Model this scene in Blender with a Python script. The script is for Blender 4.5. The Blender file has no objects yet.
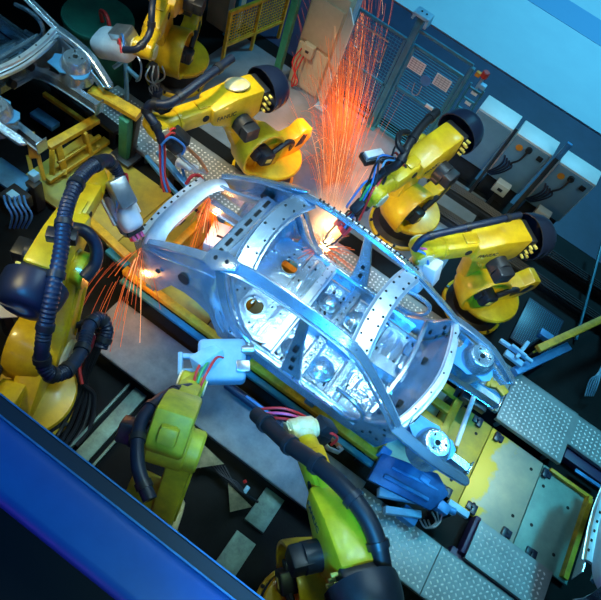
import bpy, bmesh, math, random
from mathutils import Vector as V, Matrix

rnd = random.Random(7)
SC = bpy.context.scene
COL = SC.collection

# ------------------------------------------------------------------ camera (world: X along the line, Y away, Z up, metres)
CAM = V((0.955, -3.621, 6.703)); YAW, TILT, ROLL, FPX = -0.169, 0.580, -0.481, 589.465
_fw = V((math.sin(YAW)*math.sin(TILT), math.cos(YAW)*math.sin(TILT), -math.cos(TILT)))
_rt = V((math.cos(YAW), -math.sin(YAW), 0)); _up = _rt.cross(_fw)
CR = _rt*math.cos(ROLL) - _up*math.sin(ROLL); CU = _up*math.cos(ROLL) + _rt*math.sin(ROLL)
cd = bpy.data.cameras.new('camera'); cam = bpy.data.objects.new('camera', cd); COL.objects.link(cam)
cd.sensor_width = 36; cd.lens = 36*FPX/601; cd.clip_start = .05; cd.clip_end = 200
cam.matrix_world = Matrix(((CR.x, CU.x, -_fw.x, CAM.x), (CR.y, CU.y, -_fw.y, CAM.y), (CR.z, CU.z, -_fw.z, CAM.z), (0, 0, 0, 1)))
SC.camera = cam
def at(px, py, z):                       # survey helper: where a sight line meets the height z
    d = _fw + CR*((px-300.5)/FPX) - CU*((py-300)/FPX)
    return CAM + d*((z-CAM.z)/d.z)

# ------------------------------------------------------------------ materials
def mat(name, col, rough=.5, metal=0., col2=None, scale=6., amt=.5, bump=0., bscale=60., emit=None, estr=0., coat=0., detail=6., spec=.5):
    m = bpy.data.materials.new(name); m.use_nodes = True
    nt = m.node_tree; b = nt.nodes['Principled BSDF']
    b.inputs['Roughness'].default_value = rough; b.inputs['Metallic'].default_value = metal
    b.inputs['Base Color'].default_value = (*col, 1); b.inputs['Specular IOR Level'].default_value = spec
    if coat: b.inputs['Coat Weight'].default_value = coat; b.inputs['Coat Roughness'].default_value = .12
    tc = nt.nodes.new('ShaderNodeTexCoord')
    if col2 is not None:
        n = nt.nodes.new('ShaderNodeTexNoise'); n.inputs['Scale'].default_value = scale; n.inputs['Detail'].default_value = detail
        n.inputs['Roughness'].default_value = .65
        nt.links.new(tc.outputs['Object'], n.inputs['Vector'])
        r = nt.nodes.new('ShaderNodeValToRGB'); r.color_ramp.elements[0].position = .5-.25*amt; r.color_ramp.elements[1].position = .5+.35*amt
        r.color_ramp.elements[0].color = (*col2, 1); r.color_ramp.elements[1].color = (*col, 1)
        nt.links.new(n.outputs['Fac'], r.inputs['Fac']); nt.links.new(r.outputs['Color'], b.inputs['Base Color'])
    if bump:
        n2 = nt.nodes.new('ShaderNodeTexNoise'); n2.inputs['Scale'].default_value = bscale; n2.inputs['Detail'].default_value = 3
        nt.links.new(tc.outputs['Object'], n2.inputs['Vector'])
        bp = nt.nodes.new('ShaderNodeBump'); bp.inputs['Strength'].default_value = bump; bp.inputs['Distance'].default_value = .02
        nt.links.new(n2.outputs['Fac'], bp.inputs['Height']); nt.links.new(bp.outputs['Normal'], b.inputs['Normal'])
    if emit: b.inputs['Emission Color'].default_value = (*emit, 1); b.inputs['Emission Strength'].default_value = estr
    return m
M = {}
M['yellow'] = mat('yellow robot paint', (.86, .60, .015), .36, 0, (.66, .42, .01), 5, .45, .04, 30, coat=.25)
M['greenlit'] = mat('green lit yellow robot paint', (.62, .60, .03), .5, 0, (.36, .38, .03), 6, .6, .05, 30)  # robot yellow with the green light of the near side mixed into its colour
M['pale'] = mat('pale worn yellow caps and highlight', (.86, .80, .52), .35, 0, (.72, .60, .25), 7, .4, coat=.3)
M['rail'] = mat('yellow fixture paint', (.80, .50, .02), .5, 0, (.45, .27, .02), 9, .6, .1, 40)
M['black'] = mat('black plastic', (.012, .014, .018), .4, 0, (.02, .024, .03), 12, .5)
M['navy'] = mat('navy cover plastic', (.008, .016, .045), .38, 0, (.011, .02, .05), 4, .5)
M['hose'] = mat('blue black ribbed hose', (.009, .022, .055), .45, 0, (.007, .014, .035), 14, .5)
M['rubber'] = mat('black rubber hose', (.010, .012, .016), .5)
M['body'] = mat('bare galvanised body steel', (.58, .72, .82), .27, .78, (.36, .50, .62), 5, .6, .15, 9)
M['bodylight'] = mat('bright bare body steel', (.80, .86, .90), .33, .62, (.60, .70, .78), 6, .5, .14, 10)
M['bodyblue'] = mat('blue primed tower sheet', (.10, .38, .66), .42, .35, (.07, .28, .52), 8, .6, .1, 20)
M['gunblue'] = mat('pale blue gun housing', (.26, .48, .64), .5, 0, (.18, .38, .55), 7, .6)
M['darkfix'] = mat('dark blue fixture paint', (.025, .14, .36), .42, .2, (.012, .08, .22), 9, .7, .1, 30)
M['strip'] = mat('dark navy floor band', (.022, .040, .10), .6, 0, (.014, .026, .07), 2, .6)
M['hole'] = mat('dark hole', (.01, .012, .012), .9)
M['plate'] = mat('scuffed steel plate', (.17, .20, .21), .45, .4, (.10, .125, .135), 7, .6, .25, 160)
M['tread'] = mat('tread plate steel', (.30, .34, .35), .45, .3, (.20, .23, .24), 5, .6)
M['lug'] = mat('polished tread lugs', (.78, .80, .80), .38, .35)
M['floor'] = mat('dark oily floor', (.009, .011, .012), .7, 0, (.003, .004, .0045), 1.6, .7, .08, 30, spec=.15)
M['grey'] = mat('grey painted floor', (.19, .24, .28), .55, 0, (.11, .15, .18), 2.2, .7, .05, 40)
M['aisle'] = mat('pale aisle paint', (.50, .66, .74), .6, 0, (.46, .61, .70), 1.2, .6)
M['stripe'] = mat('blue aisle stripe paint', (.16, .36, .58), .6)
M['beam'] = mat('blue painted girder', (.012, .13, .50), .45, 0, (.010, .11, .44), 3, .5, .02, 60)
M['beamlip'] = mat('dark girder flange', (.012, .025, .045), .5)
M['teal'] = mat('teal fence paint', (.03, .27, .38), .45, 0, (.02, .18, .27), 7, .6)
M['ltblue'] = mat('light blue paint', (.30, .62, .82), .45, 0, (.22, .50, .70), 7, .5)
M['bluefix'] = mat('blue fixture paint', (.06, .30, .62), .42, .1, (.04, .20, .45), 7, .5)
M['green'] = mat('green post paint', (.03, .26, .15), .5, 0, (.02, .18, .11), 7, .5)
M['dgreen'] = mat('dark green drum paint', (.02, .22, .15), .5, 0, (.015, .14, .11), 4, .5)
M['gsteel'] = mat('greenish girder steel', (.20, .34, .27), .55, .3, (.10, .16, .14), 8, .6, .1, 60)
M['rust'] = mat('worn gusset steel', (.42, .40, .24), .55, .3, (.16, .17, .10), 9, .7, .1, 60)
M['beige'] = mat('beige cabinet enamel', (.62, .52, .34), .5, 0, (.52, .43, .28), 3, .5)
M['white'] = mat('white enamel', (.80, .80, .78), .5, 0, (.70, .72, .72), 3, .5)
M['panel'] = mat('grey blue cabinet enamel', (.20, .38, .52), .25, 0, (.16, .31, .43), 2, .5)
M['junction'] = mat('grey junction box plastic', (.42, .44, .40), .5)
M['fabric'] = mat('white fabric cover', (.74, .78, .82), .9, 0, (.56, .60, .66), 5, .6, .5, 9)
M['orange'] = mat('orange sticker', (.85, .30, .02), .6)
M['red'] = mat('red cable', (.62, .03, .03), .45)
M['pink'] = mat('pink cable', (.75, .10, .25), .45)
M['bluec'] = mat('blue cable', (.05, .22, .60), .45)
M['greenc'] = mat('green cable', (.04, .42, .14), .45)
M['copper'] = mat('copper electrode', (.60, .28, .14), .35, .8)
M['steel'] = mat('machined steel', (.55, .57, .58), .32, .8, (.40, .42, .44), 9, .5)
M['oldplate'] = mat('worn pallet deck paint', (.46, .46, .34), .5, .15, (.30, .34, .30), 3.2, .6, .1, 60)
M['yplate'] = mat('yellow pallet deck paint', (.60, .43, .04), .5, .05, (.34, .26, .05), 4, .7, .1, 50)
_nt = M['oldplate'].node_tree; _tc = next(n for n in _nt.nodes if n.type == 'TEX_COORD'); _sx = _nt.nodes.new('ShaderNodeSeparateXYZ'); _no = _nt.nodes.new('ShaderNodeTexNoise'); _no.inputs['Scale'].default_value = 3.2; _no.inputs['Detail'].default_value = 7
_a = _nt.nodes.new('ShaderNodeMath'); _a.operation = 'MULTIPLY_ADD'; _a.inputs[1].default_value = 1.1; _a.inputs[2].default_value = -3.84
_b = _nt.nodes.new('ShaderNodeMath'); _b.operation = 'ADD'; _r = _nt.nodes.new('ShaderNodeValToRGB'); _r.color_ramp.elements[0].position = .46; _r.color_ramp.elements[1].position = .54
_r.color_ramp.elements[0].color = (.62, .46, .04, 1); _mx = _nt.nodes.new('ShaderNodeMix'); _mx.data_type = 'RGBA'
_nt.links.new(_tc.outputs['Object'], _sx.inputs[0]); _nt.links.new(_sx.outputs['X'], _a.inputs[0]); _nt.links.new(_tc.outputs['Object'], _no.inputs['Vector'])
_nt.links.new(_a.outputs[0], _b.inputs[0]); _nt.links.new(_no.outputs['Fac'], _b.inputs[1]); _nt.links.new(_b.outputs[0], _r.inputs['Fac'])
_bs = _nt.nodes['Principled BSDF']; _src = _bs.inputs['Base Color'].links[0].from_socket
_nt.links.new(_r.outputs['Color'], _mx.inputs['Factor']); _mx.inputs['A'].default_value = (.62, .46, .04, 1); _nt.links.new(_src, _mx.inputs['B']); _nt.links.new(_mx.outputs['Result'], _bs.inputs['Base Color'])
_r.color_ramp.elements[0].color = (0, 0, 0, 1); _r.color_ramp.elements[1].color = (1, 1, 1, 1)
M['gplate'] = mat('greenish pallet deck paint', (.22, .38, .33), .5, .15, (.16, .28, .25), 4, .6, .1, 60)
M['purple'] = mat('dark violet duct', (.03, .02, .085), .5)
M['label'] = mat('yellow motor label', (.75, .62, .12), .5)
M['paper'] = mat('printed paper', (.82, .84, .84), .8)
M['ink'] = mat('grey print', (.35, .38, .40), .8)
M['spark'] = mat('glowing spark', (.1, .02, .0), .5, emit=(1, .20, .04), estr=.9)
M['sparkdim'] = mat('cooling spark', (.1, .02, .0), .5, emit=(1, .16, .05), estr=.42)
M['sparkhot'] = mat('white hot spark', (.1, .02, .0), .5, emit=(1, .50, .22), estr=1.6)
M['flash'] = mat('weld flash', (.1, .05, .0), .5, emit=(1, .72, .30), estr=14)

# ------------------------------------------------------------------ mesh builder
def mframe(o, x=None, y=None, z=None):
    """3x4 frame from an origin and one or two axes"""
    if z is not None and x is not None:
        z = V(z).normalized(); x = V(x); x = (x - z*x.dot(z)).normalized(); y = z.cross(x)
    elif x is not None and y is not None:
        x = V(x).normalized(); y = V(y); y = (y - x*y.dot(x)).normalized(); z = x.cross(y)
    elif z is not None:
        z = V(z).normalized(); h = V((0, 0, 1)) if abs(z.z) < .9 else V((1, 0, 0)); x = h.cross(z).normalized(); y = z.cross(x)
    m = Matrix.Identity(4)
    for i in range(3): m[i][0] = x[i]; m[i][1] = y[i]; m[i][2] = z[i]; m[i][3] = o[i]
    return m
def resample(pts, sub):
    if sub <= 1 or len(pts) < 3: return [V(p) for p in pts]
    P = [V(p) for p in pts]; out = []
    for i in range(len(P)-1):
        a = P[max(i-1, 0)]; b = P[i]; c = P[i+1]; d = P[min(i+2, len(P)-1)]
        for k in range(sub):
            t = k/sub
            out.append(.5*((2*b) + (c-a)*t + (2*a-5*b+4*c-d)*t*t + (3*b-a-3*c+d)*t**3))
    out.append(P[-1]); return out
OFF = {}
class MB:
    def __init__(s): s.bm = bmesh.new(); s.mi = 0
    def _merge(s, b2):
        for f in b2.faces: f.material_index = s.mi
        me = bpy.data.meshes.new('tmp'); b2.to_mesh(me); b2.free(); s.bm.from_mesh(me); bpy.data.meshes.remove(me)
    def box(s, c, size, F=None, bev=0., seg=2):
        b = bmesh.new(); bmesh.ops.create_cube(b, size=1.)
        for v in b.verts: v.co = V((v.co.x*size[0], v.co.y*size[1], v.co.z*size[2]))
        if bev > 0: bmesh.ops.bevel(b, geom=b.edges[:], offset=min(bev, .49*min(size)), segments=seg, affect='EDGES', profile=.5)
        R = (F.to_3x3() if F else Matrix.Identity(3)).to_4x4(); R.translation = V(c); b.transform(R); s._merge(b); return s
    def bar(s, p0, p1, w, h, up=(0, 0, 1), bev=0., ext=0.):
        p0 = V(p0); p1 = V(p1); x = p1-p0
        if abs(x.normalized().dot(V(up))) > .98: up = (0, 1, 0) if abs(x.normalized().y) < .9 else (1, 0, 0)
        F = mframe((p0+p1)/2, x=V(up).cross(x), z=x); return s.box((p0+p1)/2, (w, h, x.length+ext), F, bev)
    def lathe(s, prof, o, axis, n=24, xdir=None):
        F = mframe(V(o), z=axis, x=xdir) if xdir else mframe(V(o), z=axis)
        b = bmesh.new(); rings = []
        for r, h in prof:
            if r < 1e-5: rings.append([b.verts.new(F @ V((0, 0, h)))])
            else: rings.append([b.verts.new(F @ V((r*math.cos(2*math.pi*k/n), r*math.sin(2*math.pi*k/n), h))) for k in range(n)])
        for a, c in zip(rings, rings[1:]):
            for k in range(n):
                k2 = (k+1) % n
                if len(a) == 1 and len(c) == 1: continue
                if len(a) == 1: b.faces.new((a[0], c[k2], c[k]))
                elif len(c) == 1: b.faces.new((a[k], a[k2], c[0]))
                else: b.faces.new((a[k], a[k2], c[k2], c[k]))
        bmesh.ops.recalc_face_normals(b, faces=b.faces[:]); s._merge(b); return s
    def cyl(s, p0, p1, r0, r1=None, n=20, bev=0.):
        p0 = V(p0); p1 = V(p1); L = (p1-p0).length; r1 = r0 if r1 is None else r1
        if bev: pr = [(0, 0), (r0-bev, 0), (r0, bev), (r1, L-bev), (r1-bev, L), (0, L)]
        else: pr = [(0, 0), (r0, 0), (r1, L), (0, L)]
        return s.lathe(pr, p0, p1-p0, n)
    def tube(s, pts, r, n=8, sub=5, rib=0.):
        P = resample(pts, sub); b = bmesh.new(); prev = None; rings = []; nrm = None
        for i, p in enumerate(P):
            t = (P[min(i+1, len(P)-1)] - P[max(i-1, 0)]).normalized()
            if nrm is None: nrm = t.orthogonal().normalized()
            else:
                nrm = (nrm - t*nrm.dot(t)); nrm = nrm.normalized() if nrm.length > 1e-6 else t.orthogonal().normalized()
            bi = t.cross(nrm); rr = r*(1+rib*(i % 2)) if not callable(r) else r(i/(len(P)-1))
            rings.append([b.verts.new(p + (nrm*math.cos(2*math.pi*k/n) + bi*math.sin(2*math.pi*k/n))*rr) for k in range(n)])
        for a, c in zip(rings, rings[1:]):
            for k in range(n): b.faces.new((a[k], a[(k+1) % n], c[(k+1) % n], c[k]))
        b.faces.new(rings[0][::-1]); b.faces.new(rings[-1]); s._merge(b); return s
    def sweep(s, pts, w, h, up=(0, 0, 1), sub=6, lip=0.):
        """rectangular (or flanged) section carried along a path; w lies across, h along up; w, h may be functions of 0..1"""
        P = resample(pts, sub); b = bmesh.new(); rings = []
        for i, p in enumerate(P):
            t = (P[min(i+1, len(P)-1)] - P[max(i-1, 0)]).normalized(); q = i/(len(P)-1)
            u = V(up(q)) if callable(up) else V(up); a = u.cross(t).normalized(); u2 = t.cross(a)
            ww = (w(q) if callable(w) else w)/2; hh = (h(q) if callable(h) else h)/2
            if lip: sec = [(-ww-lip, -hh), (ww+lip, -hh), (ww+lip, -hh+.006), (ww, -hh+.01), (ww*.8, hh), (-ww*.8, hh), (-ww, -hh+.01), (-ww-lip, -hh+.006)]
            else:
                c = min(ww, hh)*.35; sec = [(-ww+c, -hh), (ww-c, -hh), (ww, -hh+c), (ww, hh-c), (ww-c, hh), (-ww+c, hh), (-ww, hh-c), (-ww, -hh+c)]
            rings.append([b.verts.new(p + a*x + u2*y) for x, y in sec])
        n = 8
        for a, c in zip(rings, rings[1:]):
            for k in range(n): b.faces.new((a[k], a[(k+1) % n], c[(k+1) % n], c[k]))
        b.faces.new(rings[0][::-1]); b.faces.new(rings[-1]); bmesh.ops.recalc_face_normals(b, faces=b.faces[:]); s._merge(b); return s
    def prism(s, outl, F, t, bev=0.):
        b = bmesh.new(); vs = [b.verts.new(F @ V((x, y, -t/2))) for x, y in outl]; f = b.faces.new(vs)
        r = bmesh.ops.extrude_face_region(b, geom=[f]); nz = F.to_3x3() @ V((0, 0, 1))
        for g in r['geom']:
            if isinstance(g, bmesh.types.BMVert): g.co += nz*t
        bmesh.ops.recalc_face_normals(b, faces=b.faces[:])
        if bev: bmesh.ops.bevel(b, geom=b.edges[:], offset=bev, segments=2, affect='EDGES', profile=.5)
        s._merge(b); return s
    def sheet(s, rows, t=.008, skip=None):
        b = bmesh.new(); G = [[b.verts.new(V(p)) for p in r] for r in rows]
        for i in range(len(G)-1):
            for j in range(len(G[0])-1):
                if skip and skip(i, j): continue
                b.faces.new((G[i][j], G[i][j+1], G[i+1][j+1], G[i+1][j]))
        bmesh.ops.recalc_face_normals(b, faces=b.faces[:])
        bmesh.ops.solidify(b, geom=b.faces[:], thickness=t); s._merge(b); return s
    def holeplate(s, x0, x1, y0, y1, z, hx, hy, r, t=.01):
        """flat plate with one round opening"""
        n = 32; b = bmesh.new(); O = []; I = []
        for k in range(n):
            a = 2*math.pi*(k+.5)/n; c, q = math.cos(a), math.sin(a)
            tx = ((x1-hx)/c if c > 0 else (x0-hx)/c); ty = ((y1-hy)/q if q > 0 else (y0-hy)/q); tt = min(tx, ty)
            O.append(b.verts.new((hx+c*tt, hy+q*tt, z))); I.append(b.verts.new((hx+c*r, hy+q*r, z)))
        for k in range(n): b.faces.new((O[k], O[(k+1) % n], I[(k+1) % n], I[k]))
        bmesh.ops.recalc_face_normals(b, faces=b.faces[:]); bmesh.ops.solidify(b, geom=b.faces[:], thickness=t); s._merge(b); return s
    def ball(s, c, r, sc=(1, 1, 1), F=None, n=16):
        b = bmesh.new(); bmesh.ops.create_uvsphere(b, u_segments=n, v_segments=n//2+2, radius=r)
        for v in b.verts: v.co = V((v.co.x*sc[0], v.co.y*sc[1], v.co.z*sc[2]))
        R = (F.to_3x3() if F else Matrix.Identity(3)).to_4x4(); R.translation = V(c); b.transform(R); s._merge(b); return s
    def build(s, name, m, parent=None, ang=38):
        off = OFF.get(parent, V((0, 0, 0)))
        if off.length: bmesh.ops.translate(s.bm, verts=s.bm.verts[:], vec=-off)
        me = bpy.data.meshes.new(name); s.bm.to_mesh(me); s.bm.free()
        for x in (m if isinstance(m, (list, tuple)) else [m]): me.materials.append(x)
        me.shade_smooth(); me.set_sharp_from_angle(angle=math.radians(ang))
        o = bpy.data.objects.new(name, me); COL.objects.link(o)
        if parent is not None: o.parent = parent; OFF[o] = off
        return o
def tag(o, label=None, cat=None, group=None, kind=None):
    if label: o['label'] = label
    if cat: o['category'] = cat
    if group: o['group'] = group
    if kind: o['kind'] = kind
    return o
def thing(name, loc, label, cat, group=None):
    o = bpy.data.objects.new(name, None); COL.objects.link(o); o.empty_display_size = .2
    o.location = loc; OFF[o] = V(loc); return tag(o, label, cat, group)
def dup(root, delta, label):
    r = root.copy(); COL.objects.link(r); r.location = root.location + V(delta); r['label'] = label
    for ch in list(root.children):
        c = ch.copy(); COL.objects.link(c); c.parent = r
        for g in list(ch.children):
            d = g.copy(); COL.objects.link(d); d.parent = c
    return r
Z = V((0, 0, 1)); X = V((1, 0, 0)); Y = V((0, 1, 0))

# ------------------------------------------------------------------ the setting
tag(MB().box((0, 1.5, -.05), (26, 13, .1)).build('floor', M['floor']), kind='structure')
tag(MB().box((-1.0, 3.35, .004), (5.2, 2.3, .008)).build('floor_panel', M['grey']), kind='structure')
tag(MB().box((2, 6.4, .003), (30, 3.2, .006)).build('floor_strip', M['strip']), kind='structure')  # navy band of floor between the fence and the aisle
tag(MB().box((2, 12.5, .01), (30, 9.0, .06)).build('aisle_floor', M['aisle']), kind='structure')
tag(MB().box((2, 11.5, .045), (30, 1.06, .01)).build('aisle_stripe', M['stripe']), kind='structure')
b = MB().box((1, -3.30, 2.82), (14, .36, .36), None, .07, 4); tag(b.build('beam', M['beam']), kind='structure')
tag(MB().box((1, -4.83, 2.58), (14, 2.74, .1)).build('added_dark_slab', M['hole']), kind='structure')  # added black slab that keeps the area beyond the beam dark
b = MB().box((1, -3.08, 2.95), (14, .12, .02)).box((1, -3.03, 2.90), (14, .012, .12)); b.mi = 1; b.box((1, -3.026, 2.958), (14, .010, .014)).box((1, -3.122, 2.968), (14, .012, .014)); tag(b.build('beam_flange', [M['beamlip'], M['bluefix']]), kind='structure')  # the thin blue strips paint the bright highlights along the flange edges

# walkway plates -----------------------------------------------------------
def bumps(b, x0, x1, y0, y1, z, pitch=.06, ln=.042, wd=.020, ht=.004):
    nx = int((x1-x0)/pitch); ny = int((y1-y0)/pitch)
    for i in range(nx):
        for j in range(ny):
            c = V((x0+(i+.5)*pitch, y0+(j+.5)*pitch, z)); a = math.radians(45 if (i+j) % 2 else 135)
            d = V((math.cos(a), math.sin(a), 0)); e = V((-d.y, d.x, 0))
            ring = [b.bm.verts.new(c+d*ln*.5*p+e*wd*.5*q) for p, q in ((1, 0), (.45, 1), (-.45, 1), (-1, 0), (-.45, -1), (.45, -1))]
            top = [b.bm.verts.new(c+d*ln*.3*p+Z*ht) for p in (1, -1)]
            for f in ((ring[0], ring[1], top[0]), (ring[1], ring[2], top[1], top[0]), (ring[2], ring[3], top[1]), (ring[3], ring[4], top[1]),
                      (ring[4], ring[5], top[0], top[1]), (ring[5], ring[0], top[0])): b.bm.faces.new(f).material_index = 1
def walkplate(x0, x1, y0, y1, z, label, tread=True, m='tread', t=.02, group='steel walkway plates beside the line', edge=True):
    b = MB(); b.box(((x0+x1)/2, (y0+y1)/2, z-t/2), (x1-x0, y1-y0, t))
    if edge:
        for y in (y0, y1): b.box(((x0+x1)/2, y, z-.03), (x1-x0, .012, .06))
    if tread: bumps(b, x0+.02, x1-.02, y0+.02, y1-.02, z)
    o = b.build('walkway_plate', [M[m], M['lug']]); tag(o, label, 'plate', group)
    for x in (x0+.12, x1-.12):
        for y in (y0+.08, y1-.08): MB().cyl((x, y, 0), (x, y, z-t), .03, n=10).build('support_foot', M['gsteel'], o)
    return o
walkplate(-3.9, -2.9, 1.06, 1.74, .25, 'tread plate walkway between the drum and the yellow swing arm')
walkplate(-2.9, -.95, 1.0, 1.74, .25, 'tread plate walkway under the robot arm reaching to the car tail')
walkplate(-.95, 1.1, .92, 1.70, .25, 'tread plate walkway behind the car, in the spark glow')
walkplate(1.1, 3.16, .92, 1.66, .25, 'tread plate walkway seen through the far door opening of the car')
walkplate(3.17, 4.14, .82, 1.64, .27, 'bright tread plate in front of the far front wing of the car')
walkplate(4.15, 6.2, 1.16, 1.64, .25, 'tread plate walkway beyond the brightest tread plate, along the violet duct')
walkplate(-1.45, .62, -1.60, -.95, .25, 'smooth steel walkway plate below the car tail with orange spark light', False, 'plate')
walkplate(.62, 2.15, -1.60, -.95, .25, 'smooth steel walkway plate carrying the dark blue air pipe, beside the worn white wrist', False, 'plate')
walkplate(2.16, 3.22, -1.60, -1.02, .25, 'tread plate beside the thick dark hose of the white wristed robot', True)
walkplate(3.23, 5.6, -1.60, -1.02, .25, 'tread plate walkway on the near side, next to the raised tread plate', True)
walkplate(3.49, 4.47, -.98, -.50, .30, 'raised tread plate with a violet end plate below the grey pallet deck', True)

# dark trench lining between walkways and pallets
for y, l in ((.80, 'far'), (-.60, 'near')):
    pass

# pallet decks ---------------------------------------------------------------
def deck(x0, x1, y0, y1, z, m, label, holes=(), name='pallet_deck'):
    b = MB(); b.box(((x0+x1)/2, (y0+y1)/2, z-.02), (x1-x0, y1-y0, .04), None, .006)
    o = b.build(name, M[m]); tag(o, label, 'deck plate', 'pallet deck plates between the walkways')
    for x, y in holes: MB().cyl((x, y, z-.03), (x, y, z+.002), .022, n=14).build('bolt_hole', M['hole'], o)
    for x in (x0+.1, x1-.1):
        for y in (y0+.1, y1-.1): MB().box((x, y, (z-.04)/2), (.08, .08, z-.04)).build('support_block', M['black'], o)
    return o
def lug(o, x, y, z, sx=1):
    b = MB(); b.box((x, y, z+.012), (.13, .10, .03), None, .01); b.box((x+.03*sx, y-.02, z+.03), (.07, .13, .035), None, .008)
    b.cyl((x, y, z+.02), (x, y, z+.06), .016, n=8); b.build('locating_lug', M['navy'], o)
d1 = deck(2.55, 3.235, -.42, .78, .10, 'yplate', 'yellow worn deck plate just ahead of the car front', ((3.08, .55), (3.12, .05), (3.05, -.2)))
d2 = deck(3.245, 4.02, -.42, .78, .10, 'oldplate', 'grey deck plate with traces of yellow paint, middle of three', ((3.4, .66), (3.9, .60), (3.42, -.28), (3.9, -.1)))
d3 = deck(4.03, 4.78, -.42, .78, .10, 'gplate', 'blue green deck plate with a yellow edge angle', ((4.12, .5), (4.5, .45), (4.15, -.05), (4.52, -.2)))
lug(d1, 3.02, .72, .10); lug(d1, 3.05, -.36, .10); lug(d2, 3.36, .70, .10, -1); lug(d2, 3.40, -.34, .10); lug(d2, 3.9, -.34, .10, -1); lug(d3, 4.1, .68, .10, -1); lug(d3, 4.25, -.36, .10)
a = MB(); a.box((4.70, .17, .13), (.09, 1.12, .06), None, .006); a.box((4.42, .74, .13), (.62, .05, .06), None, .006); a.box((4.66, .17, .18), (.012, 1.12, .05)); a.build('edge_angle', M['rail'], d3)
deck(-3.65, -2.95, -.40, .85, .10, 'yplate', 'yellow brown deck plate under the yellow trestle')
deck(-2.94, -2.1, -.40, .82, .10, 'yplate', 'yellow brown deck plate with dark lugs near the car tail', ((-2.6, .5), (-2.4, .1)))
t = deck(-2.09, -1.3, -.45, .82, .10, 'yplate', 'oily brown deck plate just behind the car tail')
lug(t, -2.0, .7, .10); lug(t, -1.75, .55, .10)
deck(-1.29, -.5, -.5, .8, .08, 'yplate', 'yellow deck plate visible through the open boot of the car')
deck(-.49, 1.2, -.5, .8, .06, 'gplate', 'greenish deck plate under the car floor')
deck(1.21, 2.54, -.5, .8, .06, 'gplate', 'greenish deck plate under the car footwells')

# ------------------------------------------------------------------ the car body
car = thing('car_body', (0, 0, .62), 'whole bare steel car body without roof skin being welded, centre of the line', 'car body', 'car bodies along the line')
BL = M['bodylight']; BS = M['body']; HO = M['hole']
def dots(b, pts, r=.012, nrm=Z, n=8):
    for p in pts: b.cyl(V(p)-V(nrm)*.004, V(p)+V(nrm)*.004, r, n=n)
# floor pan
b = MB()
for sy in (-1, 1):
    y0, y1 = (.10, .70) if sy > 0 else (-.70, -.10)
    b.holeplate(-.42, .33, y0, y1, 1.0, -.03, sy*.36, .10)
    b.box((.335, (y0+y1)/2, .90), (.012, .60, .20)); 
    # front floor as a dished sheet
    rows = []
    for i in range(15):
        x = .34+1.46*i/14; r = []
        for j in range(9):
            y = y0+(y1-y0)*j/8; z = .80
            z -= .02*math.sin(math.pi*j/8)*(1 if i not in (0, 14) else 0)
            r.append((x, y, z))
        rows.append(r)
    b.sheet(rows, .008)
    for cx, rx in ((.60, .15), (.98, .17)):      # stamped domes
        b.lathe([(rx, 0), (rx*.93, .02), (rx*.75, .03), (rx*.62, .05), (rx*.4, .07), (0, .078)], (cx, sy*.40, .785), Z, 28)
    for k in range(4): b.box((1.30+.12*k, sy*.40, .80), (.035, .42, .025), None, .01)
    for k in range(5): b.box((-.34+.0*k, sy*(.16+.11*k), 1.01), (.10, .03, .018), None, .008)
    b.box((.20, sy*.40, 1.012), (.05, .5, .022), None, .01)
    b.lathe([(.16, 0), (.155, .012), (.135, .014), (.125, .0)], (-.03, sy*.36, .998), Z, 28)
b.sheet([[(-.42+.12*i, y, 1.0) for y in (-.101, 0, .101)] for i in range(7)], .01)
q = random.Random(11)
for sy in (-1, 1):
    for k in range(26):
        x = q.uniform(.45, 1.72); y = sy*q.uniform(.14, .66); w_ = q.uniform(.03, .12)
        b.box((x, y, .80), (w_, q.uniform(.02, .06), .03), mframe((0, 0, 0), z=Z, x=(1, q.choice((0, 0, .5)), 0)), .006)
    for k in range(12): b.box((q.uniform(-.4, .3), sy*q.uniform(.14, .66), 1.004), (q.uniform(.02, .08), q.uniform(.02, .07), .02), None, .005)
    b.mi = 1
    for k in range(22): b.cyl((q.uniform(.45, 1.72), sy*q.uniform(.14, .66), .76), (0, 0, .81), .01, n=6) if False else b.box((q.uniform(.45, 1.72), sy*q.uniform(.14, .66), .797), (.022, .022, .022))
    for k in range(14): b.box((q.uniform(-.4, .3), sy*q.uniform(.13, .68), 1.0), (.02, .02, .016))
    for x in (.56, 1.14, 1.34): b.box((x, sy*.40, .789), (.008, .54, .016))
    b.box((.10, sy*.40, 1.001), (.008, .56, .010))
    b.mi = 0
fp = b.build('floor_pan', [BS, HO], car)
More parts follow.
